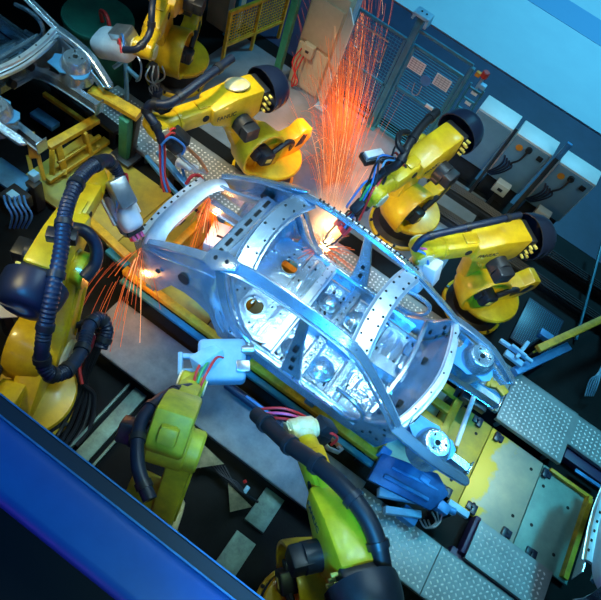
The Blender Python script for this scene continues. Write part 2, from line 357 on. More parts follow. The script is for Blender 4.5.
# tunnel, crossmembers
b = MB(); b.sweep([(.30, 0, .90), (1.0, 0, .90), (1.8, 0, .95)], .20, .22, sub=4, lip=.03); b.build('tunnel', BS, car)
b = MB(); b.sweep([(.38, -.71, 1.0), (.38, 0, 1.02), (.38, .71, 1.0)], .11, .07, sub=4, lip=.02)
b.mi = 1; dots(b, [(.38+dx, -.62+.124*k, 1.045) for k in range(11) for dx in (-.03, .03)], .008); b.build('seat_crossmember', [BL, HO], car)
for sy in (-1, 1):
    b = MB(); b.sweep([(.80, sy*.12, .86), (.80, sy*.71, .86)], .12, .10, sub=2, lip=.02)
    b.mi = 1; dots(b, [(.80, sy*(.2+.1*k), .912) for k in range(5)], .010); b.build('seat_crossmember', [BS, HO], car)
    b = MB(); b.sweep([(1.22, sy*.12, .84), (1.22, sy*.71, .84)], .08, .07, sub=2, lip=.02); b.build('seat_crossmember', BS, car)
    # sill
    b = MB(); b.sweep([(-.15, sy*.75, .90), (.7, sy*.765, .90), (1.6, sy*.76, .90)], .11, .20, sub=3, lip=0); b.box((.7, sy*.745, 1.005), (1.7, .03, .03), None, .004)
    b.mi = 1; dots(b, [(-.05+.14*k, sy*.80, 1.001) for k in range(12)], .009); b.build('sill', [BS, HO], car)
    # roof rail, A pillar and C pillar in one pressed frame
    path = [(-1.30, .66, 1.30), (-1.08, .665, 1.46), (-.75, .66, 1.66), (-.45, .645, 1.80), (-.1, .62, 1.91), (.4, .615, 1.945), (.9, .61, 1.93), (1.2, .62, 1.88), (1.55, .68, 1.69), (1.92, .765, 1.45)]
    path = [(x, sy*y, z) for x, y, z in path]
    b = MB(); b.sweep(path, lambda q: .065+.055*min(1, q/.33)-.05*max(0, q-.65)/.35, .055, up=lambda q: (-.25*max(0, q-.6), sy*(.35+.75*math.sin(min(1, max(0, (q-.25)/.5))*math.pi)), 1), sub=8)
    b.sweep([(x, y+sy*.075, z-.03) for x, y, z in path[3:]], .03, .012, up=lambda q: (0, sy*.5, 1), sub=8)
    b.mi = 2; b.sweep([(x, y-sy*.045, z+.020) for x, y, z in path[7:]], .016, .02, up=lambda q: (-.25, sy*.5, 1), sub=8); b.sweep([(x, y+sy*.082, z-.03) for x, y, z in path[3:8]], .012, .014, up=lambda q: (0, sy*.5, 1), sub=8)  # first bright strip is painted in as the highlight along the A pillar edge
    b.mi = 1
    R = resample(path[4:8], 14)
    for i, p in enumerate(R):
        if i % 2 == 0 and sy > 0: b.box(p+V((0, sy*.068, -.008)), (.020, .022, .030))
    dots(b, [p+V((0, 0, .031)) for i, p in enumerate(R) if i % 7 == 3], .012)
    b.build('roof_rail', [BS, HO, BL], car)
    # B pillar, wide at the foot
    b = MB(); b.sweep([(.58, sy*.64, 1.90), (.62, sy*.70, 1.65), (.68, sy*.755, 1.35), (.74, sy*.77, 1.0)], lambda q: .10+.15*q*q, .05, up=(0, sy, .25), sub=6)
    b.mi = 1
    for z, x in ((1.5, .66), (1.32, .69), (1.15, .715)): b.box((x, sy*(.76+.02*(1.5-z)), z), (.05, .075, .075), None, .01)
    b.build('centre_pillar', [BS, HO], car)
    # rear door opening edge, curving round the wheel arch
    b = MB(); b.sweep([(-.40, sy*.68, 1.76), (-.34, sy*.70, 1.58), (-.22, sy*.735, 1.34), (-.08, sy*.75, 1.12), (.10, sy*.76, 1.0), (.30, sy*.765, .96)], lambda q: .12-.03*q, .06, up=(0, sy, .3), sub=6)
    b.sweep([(-.30, sy*.66, 1.80), (-.22, sy*.69, 1.62), (-.10, sy*.72, 1.40), (.03, sy*.74, 1.18), (.18, sy*.75, 1.06)], .02, .05, up=(0, sy, .3), sub=6)
    b.build('rear_door_frame', BS, car)
    # quarter panel: outline with wheel arch, curved skin
    top = [(-1.36, 1.22), (-1.2, 1.36), (-1.0, 1.47), (-.8, 1.58), (-.6, 1.68), (-.42, 1.74), (-.34, 1.56), (-.26, 1.38), (-.16, 1.22)]
    bot = []
    for i, (x, z) in enumerate(top):
        xb = -1.36+1.36*i/8; r = .40; dx = xb+.62
        zb = .90+math.sqrt(max(0, r*r-dx*dx))*.62 if abs(dx) < r else .78
        bot.append((xb, zb))
    rows = []
    for j in range(7):
        q = j/6; rows.append([(t_[0]*(1-q)+b_[0]*q, sy*(.665+.155*math.sin(min(1, q*1.3)*math.pi/2)), t_[1]*(1-q)+b_[1]*q) for t_, b_ in zip(top, bot)])
    b = MB(); b.sheet(rows, .008)
    for k, rr in enumerate((.44, .50)):
        b.tube([(-.62+rr*math.cos(a), sy*(.822-.02*k-.05*max(0, math.sin(a))), .92+rr*.80*math.sin(a)) for a in [math.pi*(.05+.9*i/14) for i in range(15)]], .011, 6, 1)
    b.tube([(-1.28, sy*.72, 1.26), (-.95, sy*.745, 1.40), (-.6, sy*.735, 1.56), (-.42, sy*.715, 1.62)], .012, 6, 4); b.tube([(-.30, sy*.795, 1.24), (-.24, sy*.815, 1.08), (-.12, sy*.82, .94)], .012, 6, 4)
    b.mi = 1; b.cyl((-.72, sy*.70, 1.36), (-.72, sy*.818, 1.37), .07, n=20); b.box((-1.05, sy*.806, 1.16), (.05, .03, .04), None, .008); b.box((-.36, sy*.80, 1.14), (.03, .03, .05), None, .008)
    b.build('quarter_panel', [BS, HO], car)
    # wheel house inside
    rows = [[(-.62+.38*math.cos(math.pi*i/12), sy*(.80-.05*j), .92+.36*math.sin(math.pi*i/12)-.012*j*j) for j in range(6)] for i in range(13)]
    b = MB(); b.sheet(rows, .008); b.build('wheel_house', BS, car)
    # gusset plate with two holes at the foot of the rear pillar
    b = MB(); F = mframe((-.44, sy*.65, 1.855), x=(.85, 0, .38), y=(-.15, -sy*.75, .35))
    b.prism([(-.20, -.07), (-.02, -.13), (.20, -.06), (.22, .04), (.05, .10), (-.17, .07)], F, .02, .004); b.mi = 1
    b.cyl(F @ V((-.06, 0, -.002)), F @ V((-.06, 0, .014)), .024, n=12); b.cyl(F @ V((.08, 0, -.002)), F @ V((.08, 0, .014)), .024, n=12)
    b.build('pillar_gusset', [BS, HO], car)
    # hinge pillar plate
    b = MB(); b.prism([(1.40, .98), (1.62, .80), (1.95, .82), (2.02, 1.25), (1.97, 1.42), (1.84, 1.40), (1.72, 1.22)], mframe((0, sy*.77, 0), x=X, y=Z), .06, .012); b.mi = 1
    for x, z in ((1.86, 1.28), (1.90, 1.18), (1.78, 1.05), (1.72, .95), (1.88, 1.0)): b.cyl((x, sy*.71, z), (x, sy*.805, z), .018, n=10)
    b.build('hinge_pillar', [BS, HO], car)
    b = MB(); b.tube([(1.30, sy*.80, 1.01), (1.48, sy*.82, 1.03), (1.60, sy*.83, 1.16), (1.58, sy*.82, 1.32), (1.42, sy*.80, 1.38), (1.22, sy*.78, 1.36)], .028, 8, 6); b.build('door_frame_brace', BS, car)
    # strut tower
    b = MB(); b.lathe([(.22, -.32), (.19, -.10), (.165, -.05), (.145, -.01), (.135, 0), (.10, .004), (.06, -.006), (.03, -.006)], (2.36, sy*.62, 1.40), Z, 28)
    b.mi = 1; b.cyl((2.36, sy*.62, 1.38), (2.36, sy*.62, 1.398), .032, n=14)
    dots(b, [(2.36+.085*math.cos(a), sy*.62+.085*math.sin(a), 1.403) for a in (.3, 2.4, 4.5)], .012); b.build('strut_tower', [BS, HO], car)
    # collar of pressed sheet round the tower
    pts = []
    for k in range(16):
        a = 2*math.pi*k/16; r = .26+.04*math.sin(3*a+1)+.05*math.cos(8*a)*(1 if k % 3 else -.6); pts.append((2.33+r*math.cos(a), sy*(.58+.8*r*math.sin(a))))
    b = MB(); b.prism(pts if sy > 0 else pts[::-1], mframe((0, 0, 1.26), x=X, y=Y), .012); b.build('tower_collar', M['bodyblue'], car)
    # upper wing rail
    b = MB(); b.sweep([(1.90, sy*.79, 1.42), (2.15, sy*.80, 1.40), (2.45, sy*.79, 1.35), (2.82, sy*.70, 1.22)], lambda q: .13-.03*q, .07, up=(0, sy*.3, 1), sub=8)
    b.sweep([(1.95, sy*.74, 1.34), (2.3, sy*.72, 1.28), (2.78, sy*.64, 1.16)], .02, .10, up=(0, 0, 1), sub=8)
    b.ball((2.82, sy*.695, 1.215), .055, (1, 1, .6)); b.build('wing_rail', BS, car)
    # lower chassis rail
    b = MB(); b.sweep([(1.75, sy*.42, .88), (2.1, sy*.44, 1.0), (2.5, sy*.46, 1.02), (2.85, sy*.47, 1.02)], .10, .12, sub=6, lip=.015); b.box((2.86, sy*.47, 1.02), (.012, .16, .18), None, .003); b.build('chassis_rail', BS, car)
    # rear inner side rail along the boot
    b = MB(); b.sweep([(-1.30, sy*.56, 1.20), (-1.0, sy*.58, 1.26), (-.62, sy*.60, 1.44)], .05, .09, sub=6); b.sweep([(-1.3, sy*.5, .92), (-.4, sy*.5, .98)], .10, .10, sub=2, lip=.02); b.build('boot_side_rail', BS, car)
# roof headers
b = MB(); hp = [(1.18, -.60, 1.875), (1.13, -.32, 1.94), (1.11, 0, 1.96), (1.13, .32, 1.94), (1.18, .60, 1.875)]
b.sweep(hp, .20, .035, sub=8, lip=.015); b.mi = 1
for k in range(9):
    q = resample(hp, 8)[2+k*7//2]
    for dx in (-.06, .06): b.cyl(q+V((dx, 0, .012)), q+V((dx, 0, .024)), .014, n=8)
b.build('windscreen_header', [BL, HO], car)
b = MB(); hp = [(-.20, -.64, 1.86), (-.27, -.35, 1.92), (-.30, 0, 1.94), (-.27, .35, 1.92), (-.20, .64, 1.86)]
b.sweep(hp, .20, .035, sub=8, lip=.02); b.mi = 1
for k in range(7):
    q = resample(hp, 8)[3+k*4]
    b.cyl(q+V((.06, 0, .012)), q+V((.06, 0, .024)), .012, n=8)
    if k % 2: b.cyl(q+V((-.05, 0, .012)), q+V((-.05, 0, .024)), .016, n=8)
b.build('rear_window_header', [BS, HO], car)
b = MB(); b.sheet([[(-.42+.05*i-.04*math.cos(j*math.pi/10), -.62+.124*j, 1.80-.05*i) for j in range(11)] for i in range(3)], .006); b.build('rear_header_flange', BL, car)
# parcel shelf with slots
b = MB(); b.sweep([(-.62, -.65, 1.46), (-.62, .65, 1.46)], .16, .05, sub=2, lip=.02); b.sweep([(-.52, -.65, 1.50), (-.52, .65, 1.50)], .03, .05, sub=2)
b.mi = 1
for k in range(7): b.box((-.62, -.54+.18*k, 1.487), (.045, .12, .006), None, .002)
b.build('parcel_shelf', [BS, HO], car)
b = MB(); b.sheet([[(-.48+.03*i, -.6+.15*j, 1.42-.08*i) for j in range(9)] for i in range(6)], .008, skip=lambda i, j: i in (2, 3) and j in (1, 2, 5, 6)); b.build('rear_seat_bulkhead', BS, car)
# rear panel and tail beam
arc = [(-1.33, -.72), (-1.43, -.62), (-1.50, -.40), (-1.53, -.1), (-1.53, .2), (-1.50, .45), (-1.43, .64), (-1.33, .74)]
arc = [V((x, y, 0)) for x, y in arc]; A = resample(arc, 4)
rows = []
for j in range(6):
    q = j/5; rows.append([(p.x+.24*q*q*(1-abs(p.y)*.3)+.02*q, p.y*(1-.20*q), 1.10+.16*math.sin(q*2.2)) for p in A])
b = MB(); b.sheet(rows, .008); b.build('tail_panel', BL, car)
b = MB(); b.sweep([(-1.52, -.52, 1.10), (-1.565, -.1, 1.10), (-1.565, .2, 1.10), (-1.53, .58, 1.10)], .085, .05, sub=6, lip=.01); b.mi = 1
for k in range(9): b.box((-1.56, -.42+.115*k, 1.127), (.024, .03, .006))
b.build('tail_beam', [BL, HO], car)
b = MB(); b.sheet([[(-1.53+.03*i, -.64+.16*j, 1.08-.10*i) for j in range(9)] for i in range(4)], .008); b.build('tail_skirt', BS, car)
# boot floor cross rail, firewall, cowl, dash tray
b = MB(); b.sweep([(-.45, -.62, .98), (-.45, .62, .98)], .10, .10, sub=2, lip=.02); b.build('boot_cross_rail', BS, car)
b = MB(); rows = []
for i in range(7):
    q = i/6; rows.append([(1.78+.24*q-.06*math.sin(math.pi*j/12)*(1-q), -.72+.12*j, .80+.62*q**1.2) for j in range(13)])
b.sheet(rows, .01); b.mi = 1
for y, z in ((.3, 1.1), (-.35, 1.1), (.0, 1.0)): b.cyl((1.86, y, z), (1.94, y, z+.02), .05, n=14)
b.build('firewall', [BS, HO], car)
b = MB(); cp = [(1.90, -.78, 1.45), (2.0, -.45, 1.455), (2.06, 0, 1.46), (2.0, .45, 1.455), (1.90, .78, 1.45)]
b.sweep(cp, .065, .04, sub=8, lip=.012); b.sweep([(x+.06, y*.97, z-.06) for x, y, z in cp], .04, .05, sub=8); b.mi = 1
dots(b, [q+V((0, 0, .022)) for i, q in enumerate(resample(cp, 8)) if i % 5 == 2], .012); b.build('cowl', [BL, HO], car)
b = MB(); b.sweep([(1.66, -.70, 1.22), (1.72, 0, 1.25), (1.66, .70, 1.22)], .05, .05, sub=6); b.box((1.70, -.33, 1.12), (.10, .14, .22), None, .02); b.box((1.70, .1, 1.08), (.10, .2, .12), None, .02); b.build('dash_beam', BS, car)

dup(car, (-6.05, .16, 0), 'preceding bare car body, only its nose and windscreen frame in view')
dup(car, (5.88, .0, -.05), 'following car body, only its pale tail curve in view beyond the deck plates')

# skid carrying the car
sk = thing('skid', (0, 0, .06), 'yellow and teal transport skid running under the car body', 'skid')
for sy in (-1, 1):
    b = MB(); b.box((.30, sy*.70, .46), (3.8, .09, .10), None, .008); b.build('runner', M['rail'], sk)
    b = MB(); b.box((.30, sy*.81, .42), (3.7, .07, .06), None, .006); b.build('side_strip', M['teal'], sk)
    for x in (-1.2, .2, 1.1, 2.1): MB().box((x, sy*.68, .585), (.12, .10, .15), None, .01).build('body_rest', M['bluefix'], sk)
    for x in (-1.3, 2.0):
        b = MB(); b.box((x, sy*.70, .235), (.14, .10, .35), None, .008); b.build('leg', M['black'], sk)
for x in (-1.4, -.2, 1.2, 2.05): MB().box((x, 0, .43), (.10, 1.4, .08), None, .008).build('cross_bar', M['rail'], sk)

# fixture block inside the open boot
fx = thing('fixture_block', (-1.02, .42, .08), 'white boxy fixture head seen through the open boot', 'fixture')
F = mframe((0, 0, 0), z=Z, x=(.95, .3, 0))
MB().box((-1.02, .42, .50), (.34, .40, .16), F, .012).build('head', M['white'], fx)
MB().box((-1.02, .42, .25), (.22, .24, .34), F, .01).build('column', M['black'], fx)
b = MB(); b.box((-1.02, .40, .583), (.10, .03, .01), F).box((-.95, .44, .583), (.03, .04, .01), F); b.build('slot', M['hole'], fx)
b = MB(); b.cyl((-1.32, .62, .50), (-1.14, .52, .52), .055, n=16, bev=.01); b.build('clamp_cylinder', M['rail'], fx)

exec_robots = True
# ------------------------------------------------------------------ robots
def lettering(text, size, o, xd, yd, m, parent, name='lettering'):
    cu = bpy.data.curves.new('tmp', 'FONT'); cu.body = text; cu.size = size; cu.extrude = .002; cu.align_x = 'CENTER'; cu.align_y = 'CENTER'
    ob = bpy.data.objects.new('tmp', cu); COL.objects.link(ob)
    me = bpy.data.meshes.new_from_object(ob.evaluated_get(bpy.context.evaluated_depsgraph_get())); bpy.data.objects.remove(ob)
    me.transform(mframe(V(o)-OFF.get(parent, V((0, 0, 0))), x=xd, y=yd)); me.materials.clear(); me.materials.append(m); me.name = name
    o2 = bpy.data.objects.new(name, me); COL.objects.link(o2); o2.parent = parent; OFF[o2] = OFF.get(parent, V((0, 0, 0))); return o2

def robot(bx, by, az, t2, t3, tool, label, hose, paint='yellow', gun='spot', gunm='steel', cables=('red', 'bluec', 'greenc'), hr=.05, cover=True, text=True, hosem='hose', gscale=1., covm='navy', wristm=None, cap=False, arms=('steel', 'copper')):
    az, t2, t3 = map(math.radians, (az, t2, t3))
    d = V((math.cos(az), math.sin(az), 0)); l = V((-d.y, d.x, 0)); B = V((bx, by, 0))
    J2 = B+Z*.75+d*.31; a = d*math.sin(t2)+Z*math.cos(t2); J3 = J2+a*.98
    f = d*math.cos(t3)+Z*math.sin(t3); n = -d*math.sin(t3)+Z*math.cos(t3); W = J3+n*.2+f*1.08
    P = M[paint]
    r = thing('welding_robot', B, label, 'robot', 'welding robots along the line')
    # pedestal
    b = MB(); b.lathe([(0, 0), (.44, 0), (.44, .05), (.40, .07), (.345, .10), (.335, .30), (.30, .34), (0, .34)], B, Z, 32); b.build('base', M['black'], r)
    b = MB(); b.lathe([(.44, .0), (.475, .0), (.475, .055), (.44, .07), (.43, .055)], B, Z, 32); b.mi = 1
    for k in range(10):
        q = 2*math.pi*k/10; b.cyl(B+V((.457*math.cos(q), .457*math.sin(q), .05)), B+V((.457*math.cos(q), .457*math.sin(q), .085)), .022, n=8)
    b.build('base_ring', [P, M['black']], r)
    # turntable casting
    b = MB(); b.lathe([(0, .33), (.38, .33), (.47, .37), (.485, .42), (.47, .45), (.36, .475), (.20, .50), (0, .51)], B-d*.04, Z, 40)
    b.prism([(-.30, .42), (.42, .42), (.50, .62), (.46, .80), (.10, .90), (-.12, .74), (-.34, .60)], mframe(B+l*-.05, x=d, y=Z), .26, .03)
    tab = [(.02, .46), (-.22, .46), (-.46, .52), (-.60, .70), (-.57, .88), (-.44, .92), (-.32, .82), (-.10, .78)]
    b.prism(tab, mframe(B+l*.06, x=d, y=Z), .24, .02); b.mi = 1; b.prism([(-.30, .62), (-.44, .64), (-.50, .80), (-.40, .84)], mframe(B+l*.06, x=d, y=Z), .250, .004); b.mi = 0
    b.build('turntable', [P, M['black']], r)
    # bell shaped shoulder housing, open towards the motor
    b = MB(); b.lathe([(0, -.24), (.19, -.24), (.27, -.21), (.325, -.12), (.355, .06), (.365, .19), (.355, .215), (.325, .215), (.31, .19), (.29, .04), (.25, -.05), (0, -.05)], J2, l, 40)
    for k in range(7):
        q = 2*math.pi*k/7+.3; e = d*math.cos(q)+Z*math.sin(q); b.bar(J2+e*.12+l*.0, J2+e*.305+l*.04, .022, .16, l)
    sh = b.build('shoulder_housing', P, r)
    b = MB(); b.lathe([(.20, -.275), (.205, -.30), (.18, -.325), (.10, -.335), (0, -.335)], J2, l, 28); b.build('shoulder_highlight', M['pale'], r)  # pale disc stands in for the glossy highlight on the shoulder hub
    # shoulder motor
    F = mframe(J2, z=l, x=(d+Z*.35))
    b = MB(); b.cyl(J2-l*.05, J2+l*.10, .125, n=20); b.box(J2+l*.19, (.22, .20, .24), F, .03); b.box(J2+l*.17+F.to_3x3() @ V((.14, 0, 0)), (.09, .13, .12), F, .015)
    mo = b.build('shoulder_motor', M['black'], r)
    MB().box(J2+l*.312, (.10, .06, .006), F).build('motor_label', M['label'], mo)
    b = MB(); b.tube([B-d*.22+l*.15+Z*.60, B-d*.20+l*.2+Z*.78, B-d*.05+l*.22+Z*.86, J2-d*.12+l*.24+Z*.05], .04, 8); b.build('motor_cable', M['rubber'], r)
    # lower arm
    b = MB(); o = J2-l*.16
    F = mframe(o, x=l, z=a); fx_ = (d*math.cos(t2)-Z*math.sin(t2))
    prof = [(-.20, -.14), (-.235, .05), (-.20, .35), (-.155, .75), (-.16, .93), (-.12, 1.10), (.10, 1.12), (.17, .98), (.17, .75), (.20, .4), (.245, .1), (.20, -.14), (.0, -.22)]
    b.prism(prof, mframe(o, x=fx_, y=a), .22, .035)
    for s_ in (-1, 1): b.bar(o+a*.2+fx_*.14*s_-l*.115, o+a*.95+fx_*.10*s_-l*.115, .03, .03, l, .008)
    b.cyl(J3-l*.30, J3+l*.02, .185, n=28, bev=.02); b.build('lower_arm', P, r)
    # elbow casting and forearm
    b = MB(); b.cyl(J3-l*.20, J3+l*.16, .20, n=28, bev=.03)
    E0 = J3+n*.2
    b.prism([(-.30, -.16), (-.10, -.30), (.16, -.24), (.42, -.125), (.44, .125), (.10, .19), (-.30, .19)], mframe(E0, x=f, y=n), .33, .04)
    b.box(E0+f*.58, (.50, .22, .23), mframe(E0, x=f, y=l), .035); b.lathe([(.0, 0), (.125, 0), (.125, .04), (.11, .05), (.105, .16), (.0, .16)], E0+f*.79, f, 24)
    b.box(E0+f*.45+n*.125, (.24, .14, .02), mframe(E0, x=f, y=l), .006)
    fo = b.build('forearm', P, r)
    if cap: b = MB(); b.lathe([(.155, 0), (.16, .02), (.13, .05), (.06, .065), (0, .07)], E0-f*.02+n*.17-l*.05, (n-l*.35), 28); b.build('elbow_cap', M['pale'], r)
    b = MB()
    for s_ in (-1, 1): b.lathe([(0, .0), (.045, 0), (.045, .006), (0, .007)], E0+f*.50+l*.11*s_, l*s_, 20)
    b.build('access_port', M['hole'], fo)
    if text:
        lettering('FANUC', .085, E0+f*.24+l*.168-n*.02, -f, n, M['black'], fo)
    # elbow motor
    F = mframe(J3, z=l, x=f)
    b = MB(); b.cyl(J3+l*.14, J3+l*.30, .13, n=20); b.box(J3+l*.32, (.21, .19, .20), F, .025); b.cyl(J3+l*.08-a*.16, J3+l*.26-a*.16, .07, n=14); b.build('elbow_motor', M['black'], r)
    # wrist motors with connectors and moulded cover behind the elbow
    b = MB(); b.box(E0-f*.33, (.12, .34, .32) if cover else (.10, .16, .16), mframe(E0, x=f, y=l), .03); b.mi = 1
    for i in (-1, 0, 1):
        for j in ((-1, 1) if cover else ()): b.cyl(E0-f*.33+l*.17+n*(.09*i)-f*(.035*j), E0-f*.33+l*.225+n*(.09*i)-f*(.035*j), .018, n=8)
    b.build('wrist_motor_block', [M['black'] if cover else P, M['label']], r)
    if cover:
        rows = []
        for i in range(9):
            q = i/8; rad = .29*math.cos(q*math.pi/2*.80)**.55
            rows.append([E0-f*(.385+.30*math.sin(q*math.pi/2))+l*(rad*1.02*math.cos(2*math.pi*k/20))+n*(rad*.92*math.sin(2*math.pi*k/20)+.02) for k in range(21)])
        rows.append([E0-f*.69+n*.02 for k in range(21)])
        b = MB(); b.sheet(rows, .012); bmesh.ops.remove_doubles(b.bm, verts=b.bm.verts[:], dist=.001); b.build('motor_cover', M[covm], r)
    # wrist
    tool = V(tool); t = (tool-W).normalized()
    b = MB(); b.cyl(W-f*.16, W-f*.02, .10, .115, n=22); b.cyl(W-l*.13, W+l*.13, .115, n=26, bev=.02); b.ball(W, .125); b.cyl(W+t*.05, W+t*.17, .10, .085, n=22, bev=.01)
    wr = b.build('wrist', M[wristm] if wristm else P, r)
    MB().cyl(W-l*.133, W-l*.150, .085, n=20).build('wrist_cap', M['pale'], wr); b = MB(); b.cyl(W+l*.133, W+l*.150, .085, n=20)
    for k in range(6):
        q = 2*math.pi*k/6; b.cyl(W+l*.13+(f*math.cos(q)+n*math.sin(q))*.098, W+l*.143+(f*math.cos(q)+n*math.sin(q))*.098, .011, n=6)
    b.build('wrist_cap', M['pale'], wr)
    # welding gun
    g = MB(); s = gscale; side = t.cross(n).normalized() if abs(t.dot(n)) < .95 else l; q = side.cross(t)
    F = mframe(W, x=t, y=side); L = (tool-W).length
    g.cyl(W+t*.16, W+t*.22, .09, n=18); g.box(W+t*(.22+.11*s), (.22*s, .20*s, .22*s), F, .02); gb = g.build('welding_gun', M['black' if gun == 'spot' else gunm], r)
    T0 = W+t*(.22+.05*s)
    b = MB(); b.box(T0+q*.17*s-t*.02, (.30*s, .20*s, .16*s), F, .02); b.build('transformer', M[gunm], gb)
    if gun == 'spot':
        for s_, m_ in ((1, arms[0]), (-1, arms[1])):
            b = MB(); pth = [T0+t*.14*s+side*.05*s_*s, T0+t*(.2*s)+side*.13*s_*s, T0+t*max(.3, L-.42)+side*.12*s_*s, tool+side*.015*s_]
            for u, v in zip(pth, pth[1:]): b.bar(u, v, .036*s, .05*s, q, .006, .02)
            b.cyl(tool-t*.08, tool-t*.02+side*.02*s_, .016, n=10); b.build('gun_arm', M[m_], gb)
        b = MB(); b.cyl(T0-q*.12*s+t*.02, T0-q*.12*s+t*.26*s, .05*s, n=14, bev=.008); b.build('gun_cylinder', M['steel'], gb)
    for i, cn in enumerate(cables):
        e = side*(.05*(i-1)); b = MB()
        st = V(hose[-1])
        b.tube([st+e, st+(T0-st)*.4+e*1.4+Z*.10+q*.08, T0+q*(.10+.05*i)*s+e*2+t*.05, T0+t*.16*s+q*.05+e*2.2], .014, 7, 6); b.build('cable', M[cn], gb)
    # dress pack hose with clamps
    b = MB()
    if hosem == 'rib':
        P_ = resample(hose, 10); H = [P_[0]]; acc = 0
        for u, v in zip(P_, P_[1:]):
            k = max(1, round((v-u).length/.02)); H += [u.lerp(v, (i+1)/k) for i in range(k)]
        b.tube(H, hr*.93, 12, 1, .14)
    else: b.tube(hose, hr, 12, 8)
    ho = b.build('hose', M['hose' if hosem == 'rib' else hosem], r)
    R = resample(hose, 8)
    for i in range(4, len(R)-2, 9):
        dd = (R[i+1]-R[i-1]).normalized(); b = MB(); b.lathe([(hr*.9, -.028), (hr*1.22, -.028), (hr*1.22, .028), (hr*.9, .028)], R[i], dd, 14)
        b.build('hose_clamp', M['black'], ho)
    return dict(root=r, J2=J2, J3=J3, W=W, E0=E0, f=f, n=n, l=l, d=d, t=t, tool=tool, gun=gb, side=side, q=q, T0=T0, hose=ho)

def hz(*p): return [at(x, y, z) for x, y, z in p]
r1 = robot(-3.62, 2.76, -69.3, 8.8, -14.2, (-3.98, 1.32, 1.18), 'yellow robot between the green drum and the yellow mesh guard', hz((155, -25, 2.3), (152, 8, 2.2), (150, 32, 2.0), (138, 48, 1.9), (124, 50, 1.8)), gun='cover', gunm='steel', cables=('red', 'bluec'), hr=.04, text=False)
r2 = robot(-1.45, 2.15, -108, 33.6, 0, (-1.50, .62, 1.22), 'yellow robot reaching its arm to the car tail, dark navy cover behind its elbow', cap=True, gunm='black', gscale=.75, hose=hz((232, 58, 2.25), (200, 82, 2.2), (170, 103, 2.1), (152, 104, 2.05), (147, 112, 1.95), (156, 126, 1.88), (162, 142, 1.7)), cables=('red', 'red', 'bluec'))
r3 = robot(.66, 2.86, -104.1, 6.2, -8.7, (.13, .86, 1.02), 'yellow robot behind the car whose gun makes the big orange sparks', hz((437, 112, 2.35), (422, 126, 2.35), (408, 146, 2.3), (399, 163, 2.2), (384, 172, 2.0), (372, 184, 1.85)), cables=('red', 'greenc', 'bluec'), hosem='rubber', gscale=.62, gunm='black', arms=('black', 'black'))
r4 = robot(2.25, 2.36, -129.3, 24.3, .8, (1.30, .95, 1.30), 'yellow robot behind the car nose with a long level forearm', hz((520, 215, 2.3), (490, 222, 2.28), (455, 230, 2.2), (425, 238, 2.1), (414, 250, 1.95)), cables=('pink', 'bluec'), gun='cover', gunm='white', hr=.04)
r5 = robot(-1.36, -2.40, 110, 37, 0, (-1.45, -.66, 1.20), 'large yellow robot with a thick ribbed hose up its arm, near the dark cable bundle', hz((101, 348, .9), (107, 330, 1.0), (99, 318, 1.1), (89, 327, 1.2), (81, 352, 1.25), (67, 370, 1.35), (53, 375, 1.45), (43, 364, 1.6), (43, 340, 1.8), (51, 300, 2.05), (61, 250, 2.2), (66, 210, 2.25), (80, 178, 2.2), (98, 163, 2.1), (110, 162, 1.95), (120, 178, 1.7)), cables=('red', 'red', 'bluec'), hr=.065, hosem='rib', text=False)
r6 = robot(.53, -3.0, 109.7, 26, -50, (.10, -1.10, .92), 'greenish yellow robot with a pale blue gun housing, half hidden by the blue girder', hz((150, 500, 2.0), (138, 465, 2.0), (140, 425, 1.9), (156, 403, 1.75), (178, 391, 1.4), (196, 388, 1.15)), 'greenlit', gun='cover', gunm='ltblue', cables=('red', 'greenc', 'red'), hr=.055, text=False, cover=False)
r7 = robot(2.25, -2.47, 136.9, 6.1, -20, (1.62, -1.12, 1.0), 'yellow robot with worn white wrist and a thick dark hose beside its forearm', hz((388, 620, 1.8), (384, 575, 2.1), (372, 528, 2.2), (346, 490, 2.15), (313, 461, 1.95), (290, 445, 1.75), (268, 425, 1.5), (256, 414, 1.35)), cables=('red', 'pink', 'red'), hr=.075, covm='black', hosem='rubber', wristm='pale', gunm='black', gscale=.8)
b = MB(); o = r3['tool'].lerp(r3['W'], .42); F3 = mframe((0, 0, 0), x=r3['t'], y=r3['side'])
for dx, dy, dz, sx in ((0, .05, .02, .12), (.03, -.06, .03, .10), (-.06, .0, .06, .10), (.05, .02, -.04, .08)): b.box(o+r3['t']*dx+r3['side']*dy+r3['q']*dz, (sx, .06, .05), F3, .01)
b.cyl(o+r3['side']*.09-r3['t']*.08, o+r3['side']*.09+r3['t']*.08, .025, n=12); b.cyl(o-r3['side']*.09-r3['t']*.06, o-r3['side']*.09+r3['t']*.09, .022, n=12)
b.build('jaw_bracket', M['red'], r3['gun'])
for k in range(6):
    w_ = r3['W']; b = MB(); e = V((rnd.uniform(-.08, .08), rnd.uniform(-.08, .08), rnd.uniform(.05, .18)))
    b.tube([at(396+2*k, 158+2*k, 2.15), at(378+3*k, 168-2*k, 2.05)+e, at(366+3*k, 184, 1.9)-e*.5, o+r3['side']*(.03*k-.08)+r3['q']*.06], .013, 6)
    b.build('cable', M[('rubber', 'bluec', 'rubber', 'ltblue', 'red', 'rubber')[k]], r3['gun'])
b = MB(); q_ = at(374, 154, 2.0); b.box(q_, (.24, .10, .05), mframe((0, 0, 0), z=Z, x=(.5, .85, 0)), .008); wb = b.build('terminal_box', M['white'], r3['root'])
b = MB(); b.box(q_-Z*.06, (.28, .16, .08), mframe((0, 0, 0), z=Z, x=(.5, .85, 0)), .012); b.bar(q_-Z*.06, at(392, 164, 1.95), .06, .05, Z, .008); b.build('terminal_mount', M['black'], r3['root'])
b = MB(); b.tube([at(408, 132, 2.3), at(400, 134, 2.35), at(398, 144, 2.35), at(404, 152, 2.3)], .035, 8); b.build('hose_loop', M['rubber'], r3['root'])
